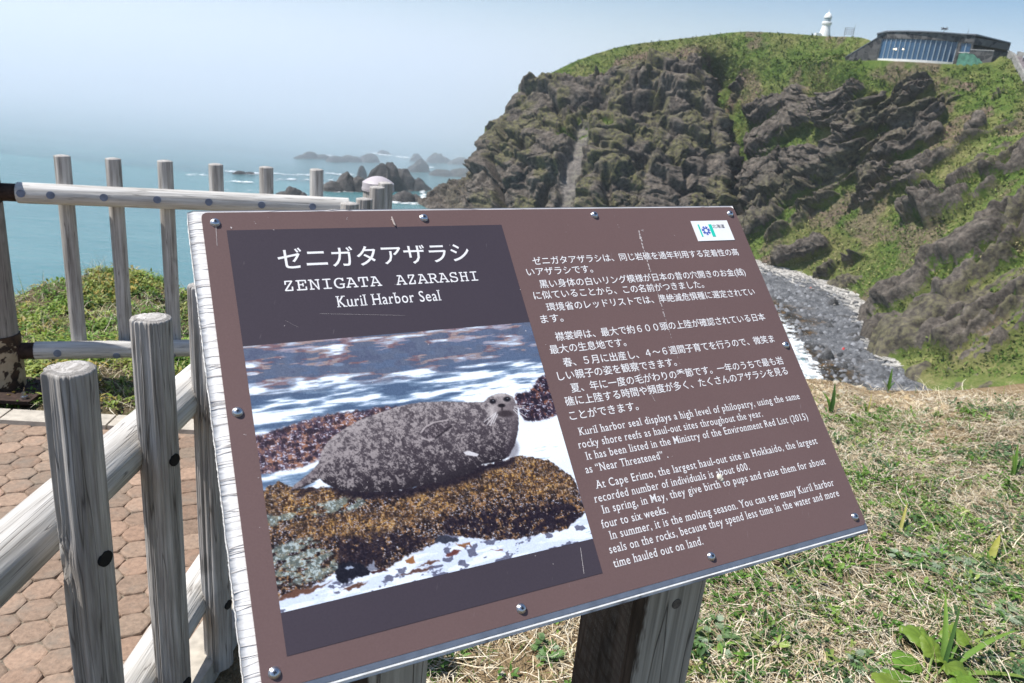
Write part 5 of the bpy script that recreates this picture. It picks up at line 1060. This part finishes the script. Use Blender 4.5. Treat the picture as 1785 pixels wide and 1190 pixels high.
# ------------------------------------------------------------------ single plants one can point at
def gz(px, py, z=0.0):
    for _ in range(6): p = onz(np.array(float(px)), np.array(float(py)), z); z = float(hill_z(p[0], p[1]))
    return np.array([p[0], p[1], z])
def strap_plant(name, px, py, specs, label, cat='plant', group=None):
    """specs: (azimuth deg, length, lift deg, droop, width, colour)"""
    b = gz(px, py); t = thing(name, b, label, cat, group)
    for (a, L, li, dr, w, c) in specs:
        w = w * 1.7; L = L * 1.12
        ns = 12; tt_ = np.linspace(0, 1, ns); el = R_(li) - dr * tt_ ** 1.4; st_ = L / (ns - 1)
        cx_ = np.cumsum(np.cos(el)) * st_; cz = np.cumsum(np.sin(el)) * st_; d = np.array([math.cos(R_(a)), math.sin(R_(a)), 0]); sd = np.array([-d[1], d[0], 0])
        ww = w * np.minimum(1, (tt_ * 6 + .45)) * (1 - tt_ ** 2.6) + .0006
        P = b + cx_[:, None] * d + cz[:, None] * np.array([0, 0, 1.]); up = np.stack([-np.sin(el)[:, None] * d + np.cos(el)[:, None] * np.array([0, 0, 1.])])[0]
        V = np.stack([P - sd * ww[:, None] / 2 + up * ww[:, None] * .22, P, P + sd * ww[:, None] / 2 + up * ww[:, None] * .22], 1).reshape(-1, 3); k = np.arange(ns - 1)
        Fq = np.concatenate([np.stack([3 * k, 3 * k + 1, 3 * k + 4, 3 * k + 3], -1), np.stack([3 * k + 1, 3 * k + 2, 3 * k + 5, 3 * k + 4], -1)])
        c = np.asarray(c, float); col = c[None] * (1 + .25 * (tt_[:, None] - .5) * np.array([1.4, 1, .3])); mk("leaf", V, Fq, M_BLADE, t, True, col=np.repeat(col, 3, 0))
    return t
G1, G2, G3, YL, DR = (.10, .20, .03), (.15, .26, .045), (.06, .13, .03), (.34, .32, .08), (.50, .45, .33)
PG = 'strap-leaved plants in the turf'
strap_plant("strap_leaf_plant", 1640, 1178, [(60, .20, 76, .35, .0075, G3), (75, .22, 62, .5, .011, G2), (25, .30, 28, .55, .011, G2), (-5, .26, 18, .5, .012, (.17, .25, .05)), (120, .10, 60, .5, .008, G1), (15, .20, 8, .3, .009, G2), (45, .12, 40, .6, .008, G1)], 'tall bright green strap-leaved plant beside the broad-leaved plant at the bottom edge', group=PG)
strap_plant("strap_leaf_plant", 1763, 835, [(70, .15, 74, .35, .012, G1), (100, .11, 80, .3, .012, G2), (40, .13, 55, .6, .010, G3), (150, .13, 20, .5, .007, DR), (185, .15, 14, .4, .006, DR), (10, .12, 22, .6, .008, G2), (-30, .10, 15, .4, .007, DR)], 'strap-leaved plant with dead pale leaves at its foot by the right edge', group=PG)
strap_plant("strap_leaf_plant", 1447, 722, [(85, .17, 84, .3, .016, G3), (120, .13, 70, .8, .018, G1), (60, .10, 60, .8, .014, G3), (20, .2, 30, 1.2, .006, DR), (-20, .22, 28, 1.3, .006, DR), (-50, .18, 30, 1.3, .006, DR), (160, .14, 26, 1.2, .006, DR)], 'broad-bladed green shoot in dead curled straw next to the right edge of the board', group=PG)
strap_plant("strap_leaf_plant", 1546, 684, [(80, .15, 86, .15, .014, G1), (130, .08, 70, .5, .010, G3), (30, .08, 64, .5, .010, G3), (200, .09, 66, .4, .010, (.5, .5, .42))], 'single upright green shoot on the bare clay at the brink', group=PG)
strap_plant("strap_leaf_plant", 1512, 722, [(70, .12, 74, .3, .005, YL), (110, .08, 60, .4, .006, G1)], 'thin yellow-green sprout on the clay between the two upright shoots', group=PG)
strap_plant("strap_leaf_plant", 1566, 935, [(60, .13, 52, .35, .008, YL), (35, .10, 30, .5, .007, G2), (200, .11, 16, .5, .005, DR), (240, .13, 10, .4, .005, DR), (170, .10, 30, .6, .006, DR)], 'yellowing blade rising from a dead tuft near the lower right corner of the board', group=PG)
strap_plant("strap_leaf_plant", 1722, 985, [(50, .13, 40, .25, .017, (.30, .30, .06)), (80, .05, 60, .4, .008, G1)], 'short broad blade turning yellow and orange near the right edge', group=PG)
strap_plant("strap_leaf_plant", 1690, 756, [(90, .07, 70, .6, .004, G1), (40, .06, 60, .6, .004, G1), (150, .06, 60, .6, .004, G1), (0, .05, 50, .6, .004, G3), (200, .05, 50, .6, .004, G3)], 'small green grass tuft on the bare clay', group=PG)
def broad_leaf(t, c, a, L, w, tilt, col, seed):
    nr, nt = 9, 33; a = R_(a); d = np.array([math.cos(a), math.sin(a), 0]); sd = np.array([-d[1], d[0], 0]); g = np.random.default_rng(seed)
    R, T = np.meshgrid(np.linspace(0, 1, nr), np.linspace(-2.75, 2.75, nt), indexing='ij')
    prof = (.62 + .38 * np.cos(T * .9)) * (1 + .07 * np.sign(np.sin(T * 5)) * np.abs(np.sin(T * 5)) ** .6 + .03 * np.sin(T * 17))
    X = R * prof * np.cos(T) * L; Y = R * prof * np.sin(T) * w
    zz = .10 * L * np.sin(R * 2.4) - .12 * L * R ** 2 + .05 * L * np.sin(T * 10) * R + .10 * L * (fbm(np.stack([X / L * 4, Y / L * 4], -1), 2, seed) - .5)
    P = c + X[..., None] * (d * math.cos(tilt) + np.array([0, 0, math.sin(tilt)])) + Y[..., None] * sd + zz[..., None] * np.array([0, 0, 1.])
    vein = np.abs(np.sin(T * 5)) ** .25; C_ = np.asarray(col)[None, None] * (.82 + .24 * vein[..., None] * R[..., None] + .1 * (1 - vein[..., None]))
    mk("leaf", P, grid_faces(nr, nt), M_LEAFB, t, True, col=C_.reshape(-1, 3))
    m = MB(); m.tube(c - np.array([0, 0, .0]), ORG[t.name] - np.array([0, 0, .01]), .0035, .0045, 8); m.build("stalk", M_STALK, t)
M_LEAFB, M_STALK = vcol("broad_leaf", .5, .35, .10, 55, .25, .004), plain("leaf_stalk", (.17, .24, .06), .6, var=.2)
b = gz(1612, 1200); t = thing("broad_leaf_plant", b, 'broad crinkled bright green leaves of a low plant at the bottom right edge', 'plant')
for px, py, a, L, w, tl, s in ((1605, 1135, 130, .062, .052, .12, 1), (1655, 1140, 60, .055, .045, .2, 2), (1588, 1170, 175, .058, .05, .05, 3), (1640, 1180, 10, .058, .055, -.05, 4), (1618, 1165, 100, .05, .035, .55, 5), (1570, 1200, 200, .055, .05, .1, 6), (1660, 1205, -30, .06, .055, .0, 7), (1545, 1212, 215, .05, .045, .0, 8)):
    p = gz(px, py); p = p + np.array([0, 0, .035 + .012 * (s % 3)]); broad_leaf(t, p, a, L * 1.2, w * 1.3, tl, (.135 + .012 * (s % 3), .225 + .01 * (s % 4), .032), s)
def mugwort(px, py, n, size, label, seed):
    g = np.random.default_rng(seed); b = gz(px, py); t = thing("mugwort", b, label, 'plant', 'silvery mugwort clumps in the turf'); Vs, Fs, Cs, k = [], [], [], 0
    for i in range(n):
        a = g.uniform(0, 6.28); r = size * math.sqrt(g.random()); c = b + np.array([r * math.cos(a), r * math.sin(a), g.uniform(.005, .035)]); c[2] = hill_z(c[0], c[1]) + g.uniform(.008, .035); a2 = a + g.normal(0, .7); L = g.uniform(.022, .042)
        m = 9; az_ = a2 + np.linspace(-1.15, 1.15, m) + g.normal(0, .06, m); ln = L * (1 - .35 * np.abs(np.linspace(-1, 1, m))); base = np.repeat(c[None], m, 0) + np.stack([np.cos(az_) * .002, np.sin(az_) * .002, az_ * 0], -1)
        V, Fq, C_ = leaves(base, az_, ln, np.full(m, g.uniform(.1, .7)), np.full(m, .0055), np.array([(.20, .28, .15), (.15, .24, .10), (.27, .34, .23), (.12, .21, .07)])[g.integers(0, 4)] * g.uniform(.8, 1.25) * np.ones((m, 1)), np.full(m, .4))
        Vs.append(V); Fs.append(Fq + k); Cs.append(C_); k += len(V)
    mk("foliage", np.concatenate(Vs), np.concatenate(Fs), M_LEAF, t, col=np.concatenate(Cs))
mugwort(1668, 1000, 70, .13, 'largest clump of silvery cut leaves, above the tall strap-leaved plant', 1)
mugwort(1582, 985, 26, .06, 'small silvery cut-leaved clump left of the largest one', 2)
mugwort(1730, 1065, 34, .08, 'silvery cut-leaved clump close to the right edge', 3)
mugwort(1512, 1168, 22, .05, 'silvery cut-leaved sprig at the bottom, left of the broad leaves', 4)
mugwort(1240, 1120, 46, .08, 'dark cut-leaved clump against the right post of the sign', 5)
mugwort(955, 1140, 16, .035, 'feathery pale sprout on the clay under the board', 6)

# ================================================================== buildings on the headland
def fac(px, py, out=0.0): return onplane(np.array(float(px)), np.array(float(py)), HB + bn * out, bn)
def loc_(px, py): p = fac(px, py) - HB; return p @ be, p[2]
def stone_mat():
    m = Mat("dark_rubble_stone", .9, .2); o = m.obj(); v = m.n('ShaderNodeTexVoronoi'); v.inputs['Scale'].default_value = .75; m.l(o, v.inputs['Vector']); v2 = m.n('ShaderNodeTexVoronoi', feature='DISTANCE_TO_EDGE'); v2.inputs['Scale'].default_value = .75; m.l(o, v2.inputs['Vector'])
    sp = m.n('ShaderNodeSeparateColor'); m.l(v.outputs['Color'], sp.inputs[0]); c = m.ramp(sp.outputs[0], [(0, (.035, .035, .038)), (.5, (.075, .073, .072)), (1, (.16, .15, .145))])
    m.color(m.mix(m.ramp(v2.outputs['Distance'], [(.02, (1, 1, 1)), (.07, (0, 0, 0))]), c, (.13, .125, .12))); m.bump(v2.outputs['Distance'], .8, .12); return m.m
M_STONE = stone_mat(); M_COPE = plain("slate_coping", (.19, .20, .225), .6, var=.15, scale=.8); M_SILL = plain("white_sill", (.72, .70, .66), .7, var=.1, scale=1)
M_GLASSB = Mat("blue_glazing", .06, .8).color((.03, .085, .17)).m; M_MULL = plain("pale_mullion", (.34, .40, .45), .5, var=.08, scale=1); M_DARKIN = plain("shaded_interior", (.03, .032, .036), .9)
bl = thing("visitor_center", HB, 'low dark stone visitor building with a tall curved glass front, on the green headland', 'building')
def W3(x, z, out): return HB + be * x + UP * z + bn * out
xg0, zg0 = loc_(1530, 104); xg1, _ = loc_(1660, 110); _, zg1 = loc_(1556, 68); _, zr = loc_(1590, 57.5); xw, _ = loc_(1474, 105); xr, _ = loc_(1701, 62); xq, _ = loc_(1762, 75); xt0, zt = loc_(1696, 88); xt1, _ = loc_(1733, 90)
zg0 = -.2; zb = -3.5
def arc(x): return 2.6 * (1 - ((x - (xg0 + xg1) / 2) / ((xg1 - xg0) / 2)) ** 2)     # the glass front bulges forward
nseg = 15; gx_ = np.linspace(xg0, xg1, nseg + 1)
lean = .0
mb = MB()
for a, b in zip(gx_[:-1], gx_[1:]): mb.add([W3(a, zg0 + .7, arc(a)), W3(b, zg0 + .7, arc(b)), W3(b, zg1, arc(b)), W3(a, zg1, arc(a)), W3(a, zg0 + .7, arc(a) - .12), W3(b, zg0 + .7, arc(b) - .12), W3(b, zg1, arc(b) - .12), W3(a, zg1, arc(a) - .12)], [(0, 1, 2, 3), (7, 6, 5, 4)])
gl = mb.build("glass_front", M_GLASSB, bl)
for a in gx_:
    m2 = MB(); m2.box(W3(a, (zg0 + .7 + zg1) / 2, arc(a) + .06), be * .10, bn * .12, UP * (zg1 - zg0 - .7) / 2); m2.build("mullion", M_MULL, gl)
mb = MB()
for a, b in zip(gx_[:-1], gx_[1:]): mb.prism([W3(a, zg0 - .3, arc(a) + .55), W3(b, zg0 - .3, arc(b) + .55), W3(b, zg0 + .72, arc(b) + .5), W3(a, zg0 + .72, arc(a) + .5)], -bn * .7)
mb.build("sill", M_SILL, bl)
mb = MB()                                        # stone band over the glass, curved too
xs_ = np.linspace(xg0 - 1.6, xr, 22); oc = lambda x: arc(np.clip(x, xg0, xg1)) * (xg0 <= x <= xg1) + .35
for a, b in zip(xs_[:-1], xs_[1:]):
    za, zb_ = [zr - .9 * max(0, (xg0 + 2 - q) / 4) - .05 * (q - xg0) * .0 for q in (a, b)]
    mb.prism([W3(a, zg1 - .05, oc(a)), W3(b, zg1 - .05, oc(b)), W3(b, zb_, oc(b)), W3(a, za, oc(a))], -bn * 4.2)
mb.build("stone_band", M_STONE, bl)
mb = MB(); mb.prism([W3(xw, -1.2, .9), W3(xg0 - .1, -1.2, .45), W3(xg0 - .1, zr - .55, .45), W3(xw, .25, .9)], -bn * 1.3 + UP * 0); mb.build("wing_wall", M_STONE, bl)
mb = MB(); mb.prism([W3(xw - .2, .27, 1.0), W3(xg0 + .1, zr - .52, .6), W3(xg0 + .1, zr - .30, .6), W3(xw - .2, .5, 1.0)], -bn * 1.6); mb.build("coping", M_COPE, bl)
xp1, _ = loc_(1672, 90); xp2, _ = loc_(1690, 90); _, zw0 = loc_(1680, 91); _, zw1 = loc_(1680, 75)
mb = MB(); mb.prism([W3(xg1 + .1, zb, .30), W3(xp1, zb, .30), W3(xp1, zg1 - .06, .30), W3(xg1 + .1, zg1 - .06, .30)], -bn * 4).prism([W3(xp1 + .01, zb, .295), W3(xp2, zb, .295), W3(xp2, zw0, .295), W3(xp1 + .01, zw0, .295)], -bn * 4).prism([W3(xp1 + .01, zw1, .295), W3(xp2, zw1, .295), W3(xp2, zg1 - .06, .295), W3(xp1 + .01, zg1 - .06, .295)], -bn * 4).prism([W3(xp2 + .01, zb, .30), W3(xr, zb, .30), W3(xr, zg1 - .06, .30), W3(xp2 + .01, zg1 - .06, .30)], -bn * 4)
mb.build("stone_pier", M_STONE, bl)
mb = MB(); mb.box(W3((xp1 + xp2) / 2, (zw0 + zw1) / 2, -.05), be * (xp2 - xp1) / 2, bn * .06, UP * (zw1 - zw0) / 2); wi = mb.build("window", M_GLASSB, bl)
mb = MB(); mb.box(W3((xp1 + xp2) / 2, (zw0 + zw1) / 2, .05), be * .10, bn * .07, UP * (zw1 - zw0) / 2 * .98); mb.build("mullion", M_MULL, wi); mb = MB(); mb.box(W3((xp1 + xp2) / 2, zw0 - .08, .36), be * (xp2 - xp1) * .55, bn * .12, UP * .09); mb.build("sill", M_SILL, wi)
# the right wing turns away from us: upper storey over a shaded terrace
dq = 9.0; wing_dir = be * (xq - xr) - bn * dq
zrw0, zrw1 = zr - .6, loc_(1762, 72)[1]; za0 = loc_(1701, 77)[1]; za1 = loc_(1760, 90)[1]
B0 = W3(xr + .02, 0, .28); B1 = B0 + wing_dir
mb = MB(); mb.prism([B0 + UP * za0, B1 + UP * (za0 - .4), B1 + UP * (zrw1 + .3), B0 + UP * zrw0], -bn * 3.5 - be * 1.0); mb.build("upper_wing", M_STONE, bl)
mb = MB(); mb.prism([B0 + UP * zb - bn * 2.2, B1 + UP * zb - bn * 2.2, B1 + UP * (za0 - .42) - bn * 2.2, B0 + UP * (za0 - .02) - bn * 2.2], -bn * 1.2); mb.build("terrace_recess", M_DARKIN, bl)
mb = MB(); mb.prism([W3(xg0 - 1.8, zr - .75, .9), *[W3(a, zr + .02, oc(a) + .35) for a in xs_[2:]], B1 + UP * (zrw1 + .32) + bn * .4, B1 + UP * (zrw1 + .32) - bn * 3 - be * 1, W3(xg0 - 1.8, zr - .75, -9)], UP * .32); mb.build("roof", M_COPE, bl)
xt0 = xr - .3
mb = MB(); mb.prism([W3(xt0, zb, 2.2), W3(xt1, zb, 2.2), W3(xt1, zt - .2, 2.2), W3(xt0, zt, 2.2)], -bn * .8).prism([W3(xt1 + .01, zb, 2.19), W3(xt1 + 5.2, zb, -2.6), W3(xt1 + 5.2, zt - .1, -2.6), W3(xt1 + .01, zt - .2, 2.19)], -bn * .9 + be * .2); tw = mb.build("terrace_wall", M_STONE, bl)
mb = MB(); mb.box(W3((xt0 + xt1) / 2, zt + .02, 1.8), be * (xt1 - xt0) * .5, bn * .5, UP * .12); mb.build("coping", plain("pale_coping", (.36, .35, .34), .8, var=.1, scale=1), tw)
# green netting over the slope in front of the pier
xn0, zn0 = loc_(1668, 111); xn1, _ = loc_(1712, 111); g = np.random.default_rng(9); nn = 14; xs2 = np.linspace(xn0, xn1, nn)
tp = np.interp(np.linspace(0, 1, nn), [0, .15, .6, .85, 1], [2.6, 3.0, 2.7, 1.6, .5]) + g.normal(0, .12, nn)
GV = np.stack([np.stack([W3(xs2[i], -.6 + (tp[i] + .6) * k / 7, 2.9 + .25 * math.sin(i * 1.7 + k)) for k in range(8)]) for i in range(nn)])
tag(mk("netting", GV, grid_faces(nn, 8), plain("green_netting", (.11, .26, .19), .9, var=.45, scale=.9), smooth=True, origin=W3(xn0, 0, 2.9)), 'torn green netting hung on the slope below the small window of the building', 'netting')
# lit lamps behind the glass
M_LAMP = Mat("warm_lamp", .5).m; M_LAMP.node_tree.nodes['Principled BSDF'].inputs['Emission Color'].default_value = (1, .78, .42, 1); M_LAMP.node_tree.nodes['Principled BSDF'].inputs['Emission Strength'].default_value = 2.2
for px, py in ((1559.5, 86.5), (1563, 86.5), (1576, 87)):
    x_, z_ = loc_(px, py); mb = MB(); mb.dome(W3(x_, z_, arc(x_) + .03), bn, .26, .1, 12, 4); mb.build("lamp", M_LAMP, gl)
# things on the roof
def roof_pt(px, py): p = fac(px, py, -2.5); return p
p = roof_pt(1645, 56); mb = MB(); mb.tube(p - UP * 1.2, p + UP * .9, .07, n=8)
for k in range(5): a = k * 1.257; mb.tube(p + UP * .9 - unit([math.cos(a), math.sin(a), .2]) * 1.0, p + UP * 1.0 + unit([math.cos(a), math.sin(a), .2]) * 1.0, .09, n=6)
mb.build("roof_antenna", M_RUST, bl)
p = roof_pt(1616, 57); mb = MB(); mb.dome(p - UP * .35, UP, .55, .55, 16, 6); mb.build("roof_dome", M_SILL, bl)
for px in (1582, 1687):
    p = roof_pt(px, 58); mb = MB(); mb.tube(p - UP * 1.0, p + UP * 1.1, .07, .03, 8); mb.build("roof_mast", M_RUST, bl)
# lighthouse behind the rise
LH = atd(np.array(1437.), np.array(62.), 352.); k_ = .9; M_LHW = plain("white_painted_tower", (.80, .80, .79), .6, var=.06, scale=.5)
lt = thing("lighthouse", LH - UP * 4, 'small white lighthouse with a round lantern and dome rising behind the green ridge', 'lighthouse')
def lathe(c, prof, n=32):
    prof = [(r * .74, z * .84) for r, z in prof]
    V = [c + np.array([r * math.cos(2 * math.pi * i / n), r * math.sin(2 * math.pi * i / n), z]) for r, z in prof for i in range(n)]
    return V, [(k * n + i, k * n + (i + 1) % n, (k + 1) * n + (i + 1) % n, (k + 1) * n + i) for k in range(len(prof) - 1) for i in range(n)]
V, Fl = lathe(LH, [(3.4, -5), (3.2, .4), (2.55, 2.2), (2.2, 4.4), (2.1, 4.9), (2.6, 5.0), (2.6, 5.25), (1.95, 5.3)]); mk("tower", V, Fl, M_LHW, lt, True)
V, Fl = lathe(LH, [(1.75, 5.2), (1.75, 8.1)]); ln = mk("lantern", V, Fl, Mat("lantern_glass", .1, .7).color((.30, .40, .44)).m, lt, True)
for k in range(10): a = k * .628; mb = MB(); c = LH + np.array([1.34 * math.cos(a), 1.34 * math.sin(a), 5.58]); mb.tube(c - UP * 1.2, c + UP * 1.2, .07, n=6); mb.build("glazing_bar", M_LHW, ln)
V, Fl = lathe(LH, [(2.15, 8.0), (2.15, 8.3), (1.9, 9.0), (1.3, 9.9), (.5, 10.4), (.22, 10.6), (.3, 11.0), (.08, 11.5), (.05, 12.3)]); mk("dome", V, Fl, M_LHW, lt, True)
V, Fl = lathe(LH, [(2.55, 5.25), (2.6, 5.25), (2.6, 6.2), (2.55, 6.2)]); mk("gallery_rail", V, Fl, M_LHW, lt, True)
mb = MB(); mb.box(LH + np.array([-3.1, -1.0, -.5]), (1.1, 0, 0), (0, 1.1, 0), (0, 0, 1.1)); mb.build("annex", M_LHW, lt)
# framed board on two legs beside it
SB = atd(np.array(1478.), np.array(66.), 300.); sb = thing("lattice_board", SB - UP, 'small open lattice signboard on thin legs beside the lighthouse', 'signboard'); M_GREYM = plain("grey_metal", (.24, .26, .29), .6)
ex_ = unit([SB[1], -SB[0], 0]); zs = k_ * .85
for s_x in (-1, 1): mb = MB(); mb.tube(SB + ex_ * 1.3 * s_x - UP * 1.5, SB + ex_ * 1.3 * s_x + UP * 3.4, .08, n=6); mb.build("leg", M_GREYM, sb)
mb = MB()
for z in np.linspace(1.1, 3.3, 5): mb.tube(SB - ex_ * 1.6 + UP * z, SB + ex_ * 1.6 + UP * z, .07, n=5)
for s_x in np.linspace(-1.5, 1.5, 5): mb.tube(SB + ex_ * s_x + UP * 1.05, SB + ex_ * s_x + UP * (3.35 + (.9 if s_x > 1.4 else 0)), .07, n=5)
mb.build("lattice", M_GREYM, sb)
# walled ramp to the right of the building and a visitor on it
def hp(px, py): return on_headland(px, py)
ra = [(1758, 84), (1766, 104), (1776, 126), (1789, 150), (1806, 176)]; P1 = [hp(*q) + UP * .3 for q in ra]; rb = [(1774, 82), (1786, 100), (1800, 122), (1818, 146), (1840, 172)]; P2 = [hp(*q) + UP * .3 for q in rb]
mb = MB()
for a, b, c, d in zip(P1[:-1], P1[1:], P2[1:], P2[:-1]): mb.prism([a, b, c, d], UP * .25)
tag(mb.build("ramp", plain("ramp_paving", (.16, .14, .15), .9, var=.2, scale=1)), kind='structure')
M_RAMPW = plain("ramp_wall_stone", (.26, .25, .235), .9, var=.35, scale=1.2)
for PP, lab in ((P1, 'low pale stone wall on the near side of the ramp by the building'), (P2, 'low stone wall on the far side of the ramp by the building')):
    mb = MB()
    for a, b in zip(PP[:-1], PP[1:]): sdv = unit(np.cross(b - a, UP)) * .3; mb.prism([a - sdv - UP * 2, b - sdv - UP * 2, b - sdv + UP * 1.25, a - sdv + UP * 1.25], sdv * 2)
    tag(mb.build("stone_wall", M_RAMPW, origin=PP[0]), lab, 'wall', 'walls of the ramp')
pp_ = (P1[1] * .45 + P2[1] * .55) * .6 + (P1[2] * .45 + P2[2] * .55) * .4 + UP * .26
jt = [(0, 0, .92), (0, 0, 1.15), (0, 0, 1.42), (0, 0, 1.55), (0, -.02, 1.68), (.10, 0, .88), (.12, .05, .48), (.12, -.06, .06), (.13, .10, .03), (-.10, 0, .88), (-.12, -.10, .48), (-.12, .05, .06), (-.13, .2, .03), (.20, 0, 1.40), (.27, .03, 1.12), (.26, .14, .88), (-.20, 0, 1.40), (-.27, 0, 1.12), (-.26, .10, .88)]
ed = [(0, 1), (1, 2), (2, 3), (3, 4), (0, 5), (5, 6), (6, 7), (7, 8), (0, 9), (9, 10), (10, 11), (11, 12), (2, 13), (13, 14), (14, 15), (2, 16), (16, 17), (17, 18)]; rd = [.15, .15, .16, .06, .11, .10, .075, .05, .045, .10, .075, .05, .045, .07, .05, .04, .07, .05, .04]
me = bpy.data.meshes.new("person"); me.from_pydata(jt, ed, []); po = bpy.data.objects.new("person", me); S.collection.objects.link(po); po.location = pp_
md = po.modifiers.new("skin", 'SKIN'); 
for v_s, r_ in zip(me.skin_vertices[0].data, rd): v_s.radius = (r_, r_ * .8)
me.skin_vertices[0].data[0].use_root = True; po.modifiers.new("sub", 'SUBSURF').levels = 1
def cloth():
    m = Mat("walker_clothes", .9); sx = m.n('ShaderNodeSeparateXYZ'); m.l(m.obj(), sx.inputs[0]); m.color(m.ramp(m.math('MULTIPLY', sx.outputs[2], .5), [(.44, (.03, .035, .06)), (.46, (.55, .58, .66)), (.735, (.55, .58, .66)), (.75, (.42, .28, .21)), (.84, (.42, .28, .21)), (.86, (.03, .025, .02))])); return m.m
me.materials.append(cloth()); tag(po, 'walker in a pale top and dark trousers on the ramp beside the building', 'person')

# ================================================================== sea mist
mb = MB(); mb.box((0, 1250, 6.0), (2600, 0, 0), (0, 1850, 0), (0, 0, 50.5)); hz = mb.build("haze", bpy.data.materials.new("sea_mist")); tag(hz, kind='stuff')
hm = hz.data.materials[0]; hm.use_nodes = True; nt_ = hm.node_tree; nt_.nodes.remove(nt_.nodes['Principled BSDF']); pv = nt_.nodes.new('ShaderNodeVolumePrincipled')
pv.inputs['Density'].default_value = HAZE_DENSITY; pv.inputs['Color'].default_value = (.885, .92, .985, 1); pv.inputs['Anisotropy'].default_value = .2; nt_.links.new(pv.outputs[0], nt_.nodes['Material Output'].inputs['Volume'])

# the bank of sea fog lying offshore, beyond the last skerries
mb = MB(); mb.box((0, 1660, 5.7), (2500, 0, 0), (0, 1336, 0), (0, 0, 49.7)); fb = mb.build("fog_bank", bpy.data.materials.new("sea_fog")); tag(fb, kind='stuff')
hm = fb.data.materials[0]; hm.use_nodes = True; nt_ = hm.node_tree; nt_.nodes.remove(nt_.nodes['Principled BSDF']); pv = nt_.nodes.new('ShaderNodeVolumePrincipled')
pv.inputs['Density'].default_value = .0042; pv.inputs['Color'].default_value = (.885, .92, .985, 1); pv.inputs['Anisotropy'].default_value = .2; nt_.links.new(pv.outputs[0], nt_.nodes['Material Output'].inputs['Volume'])
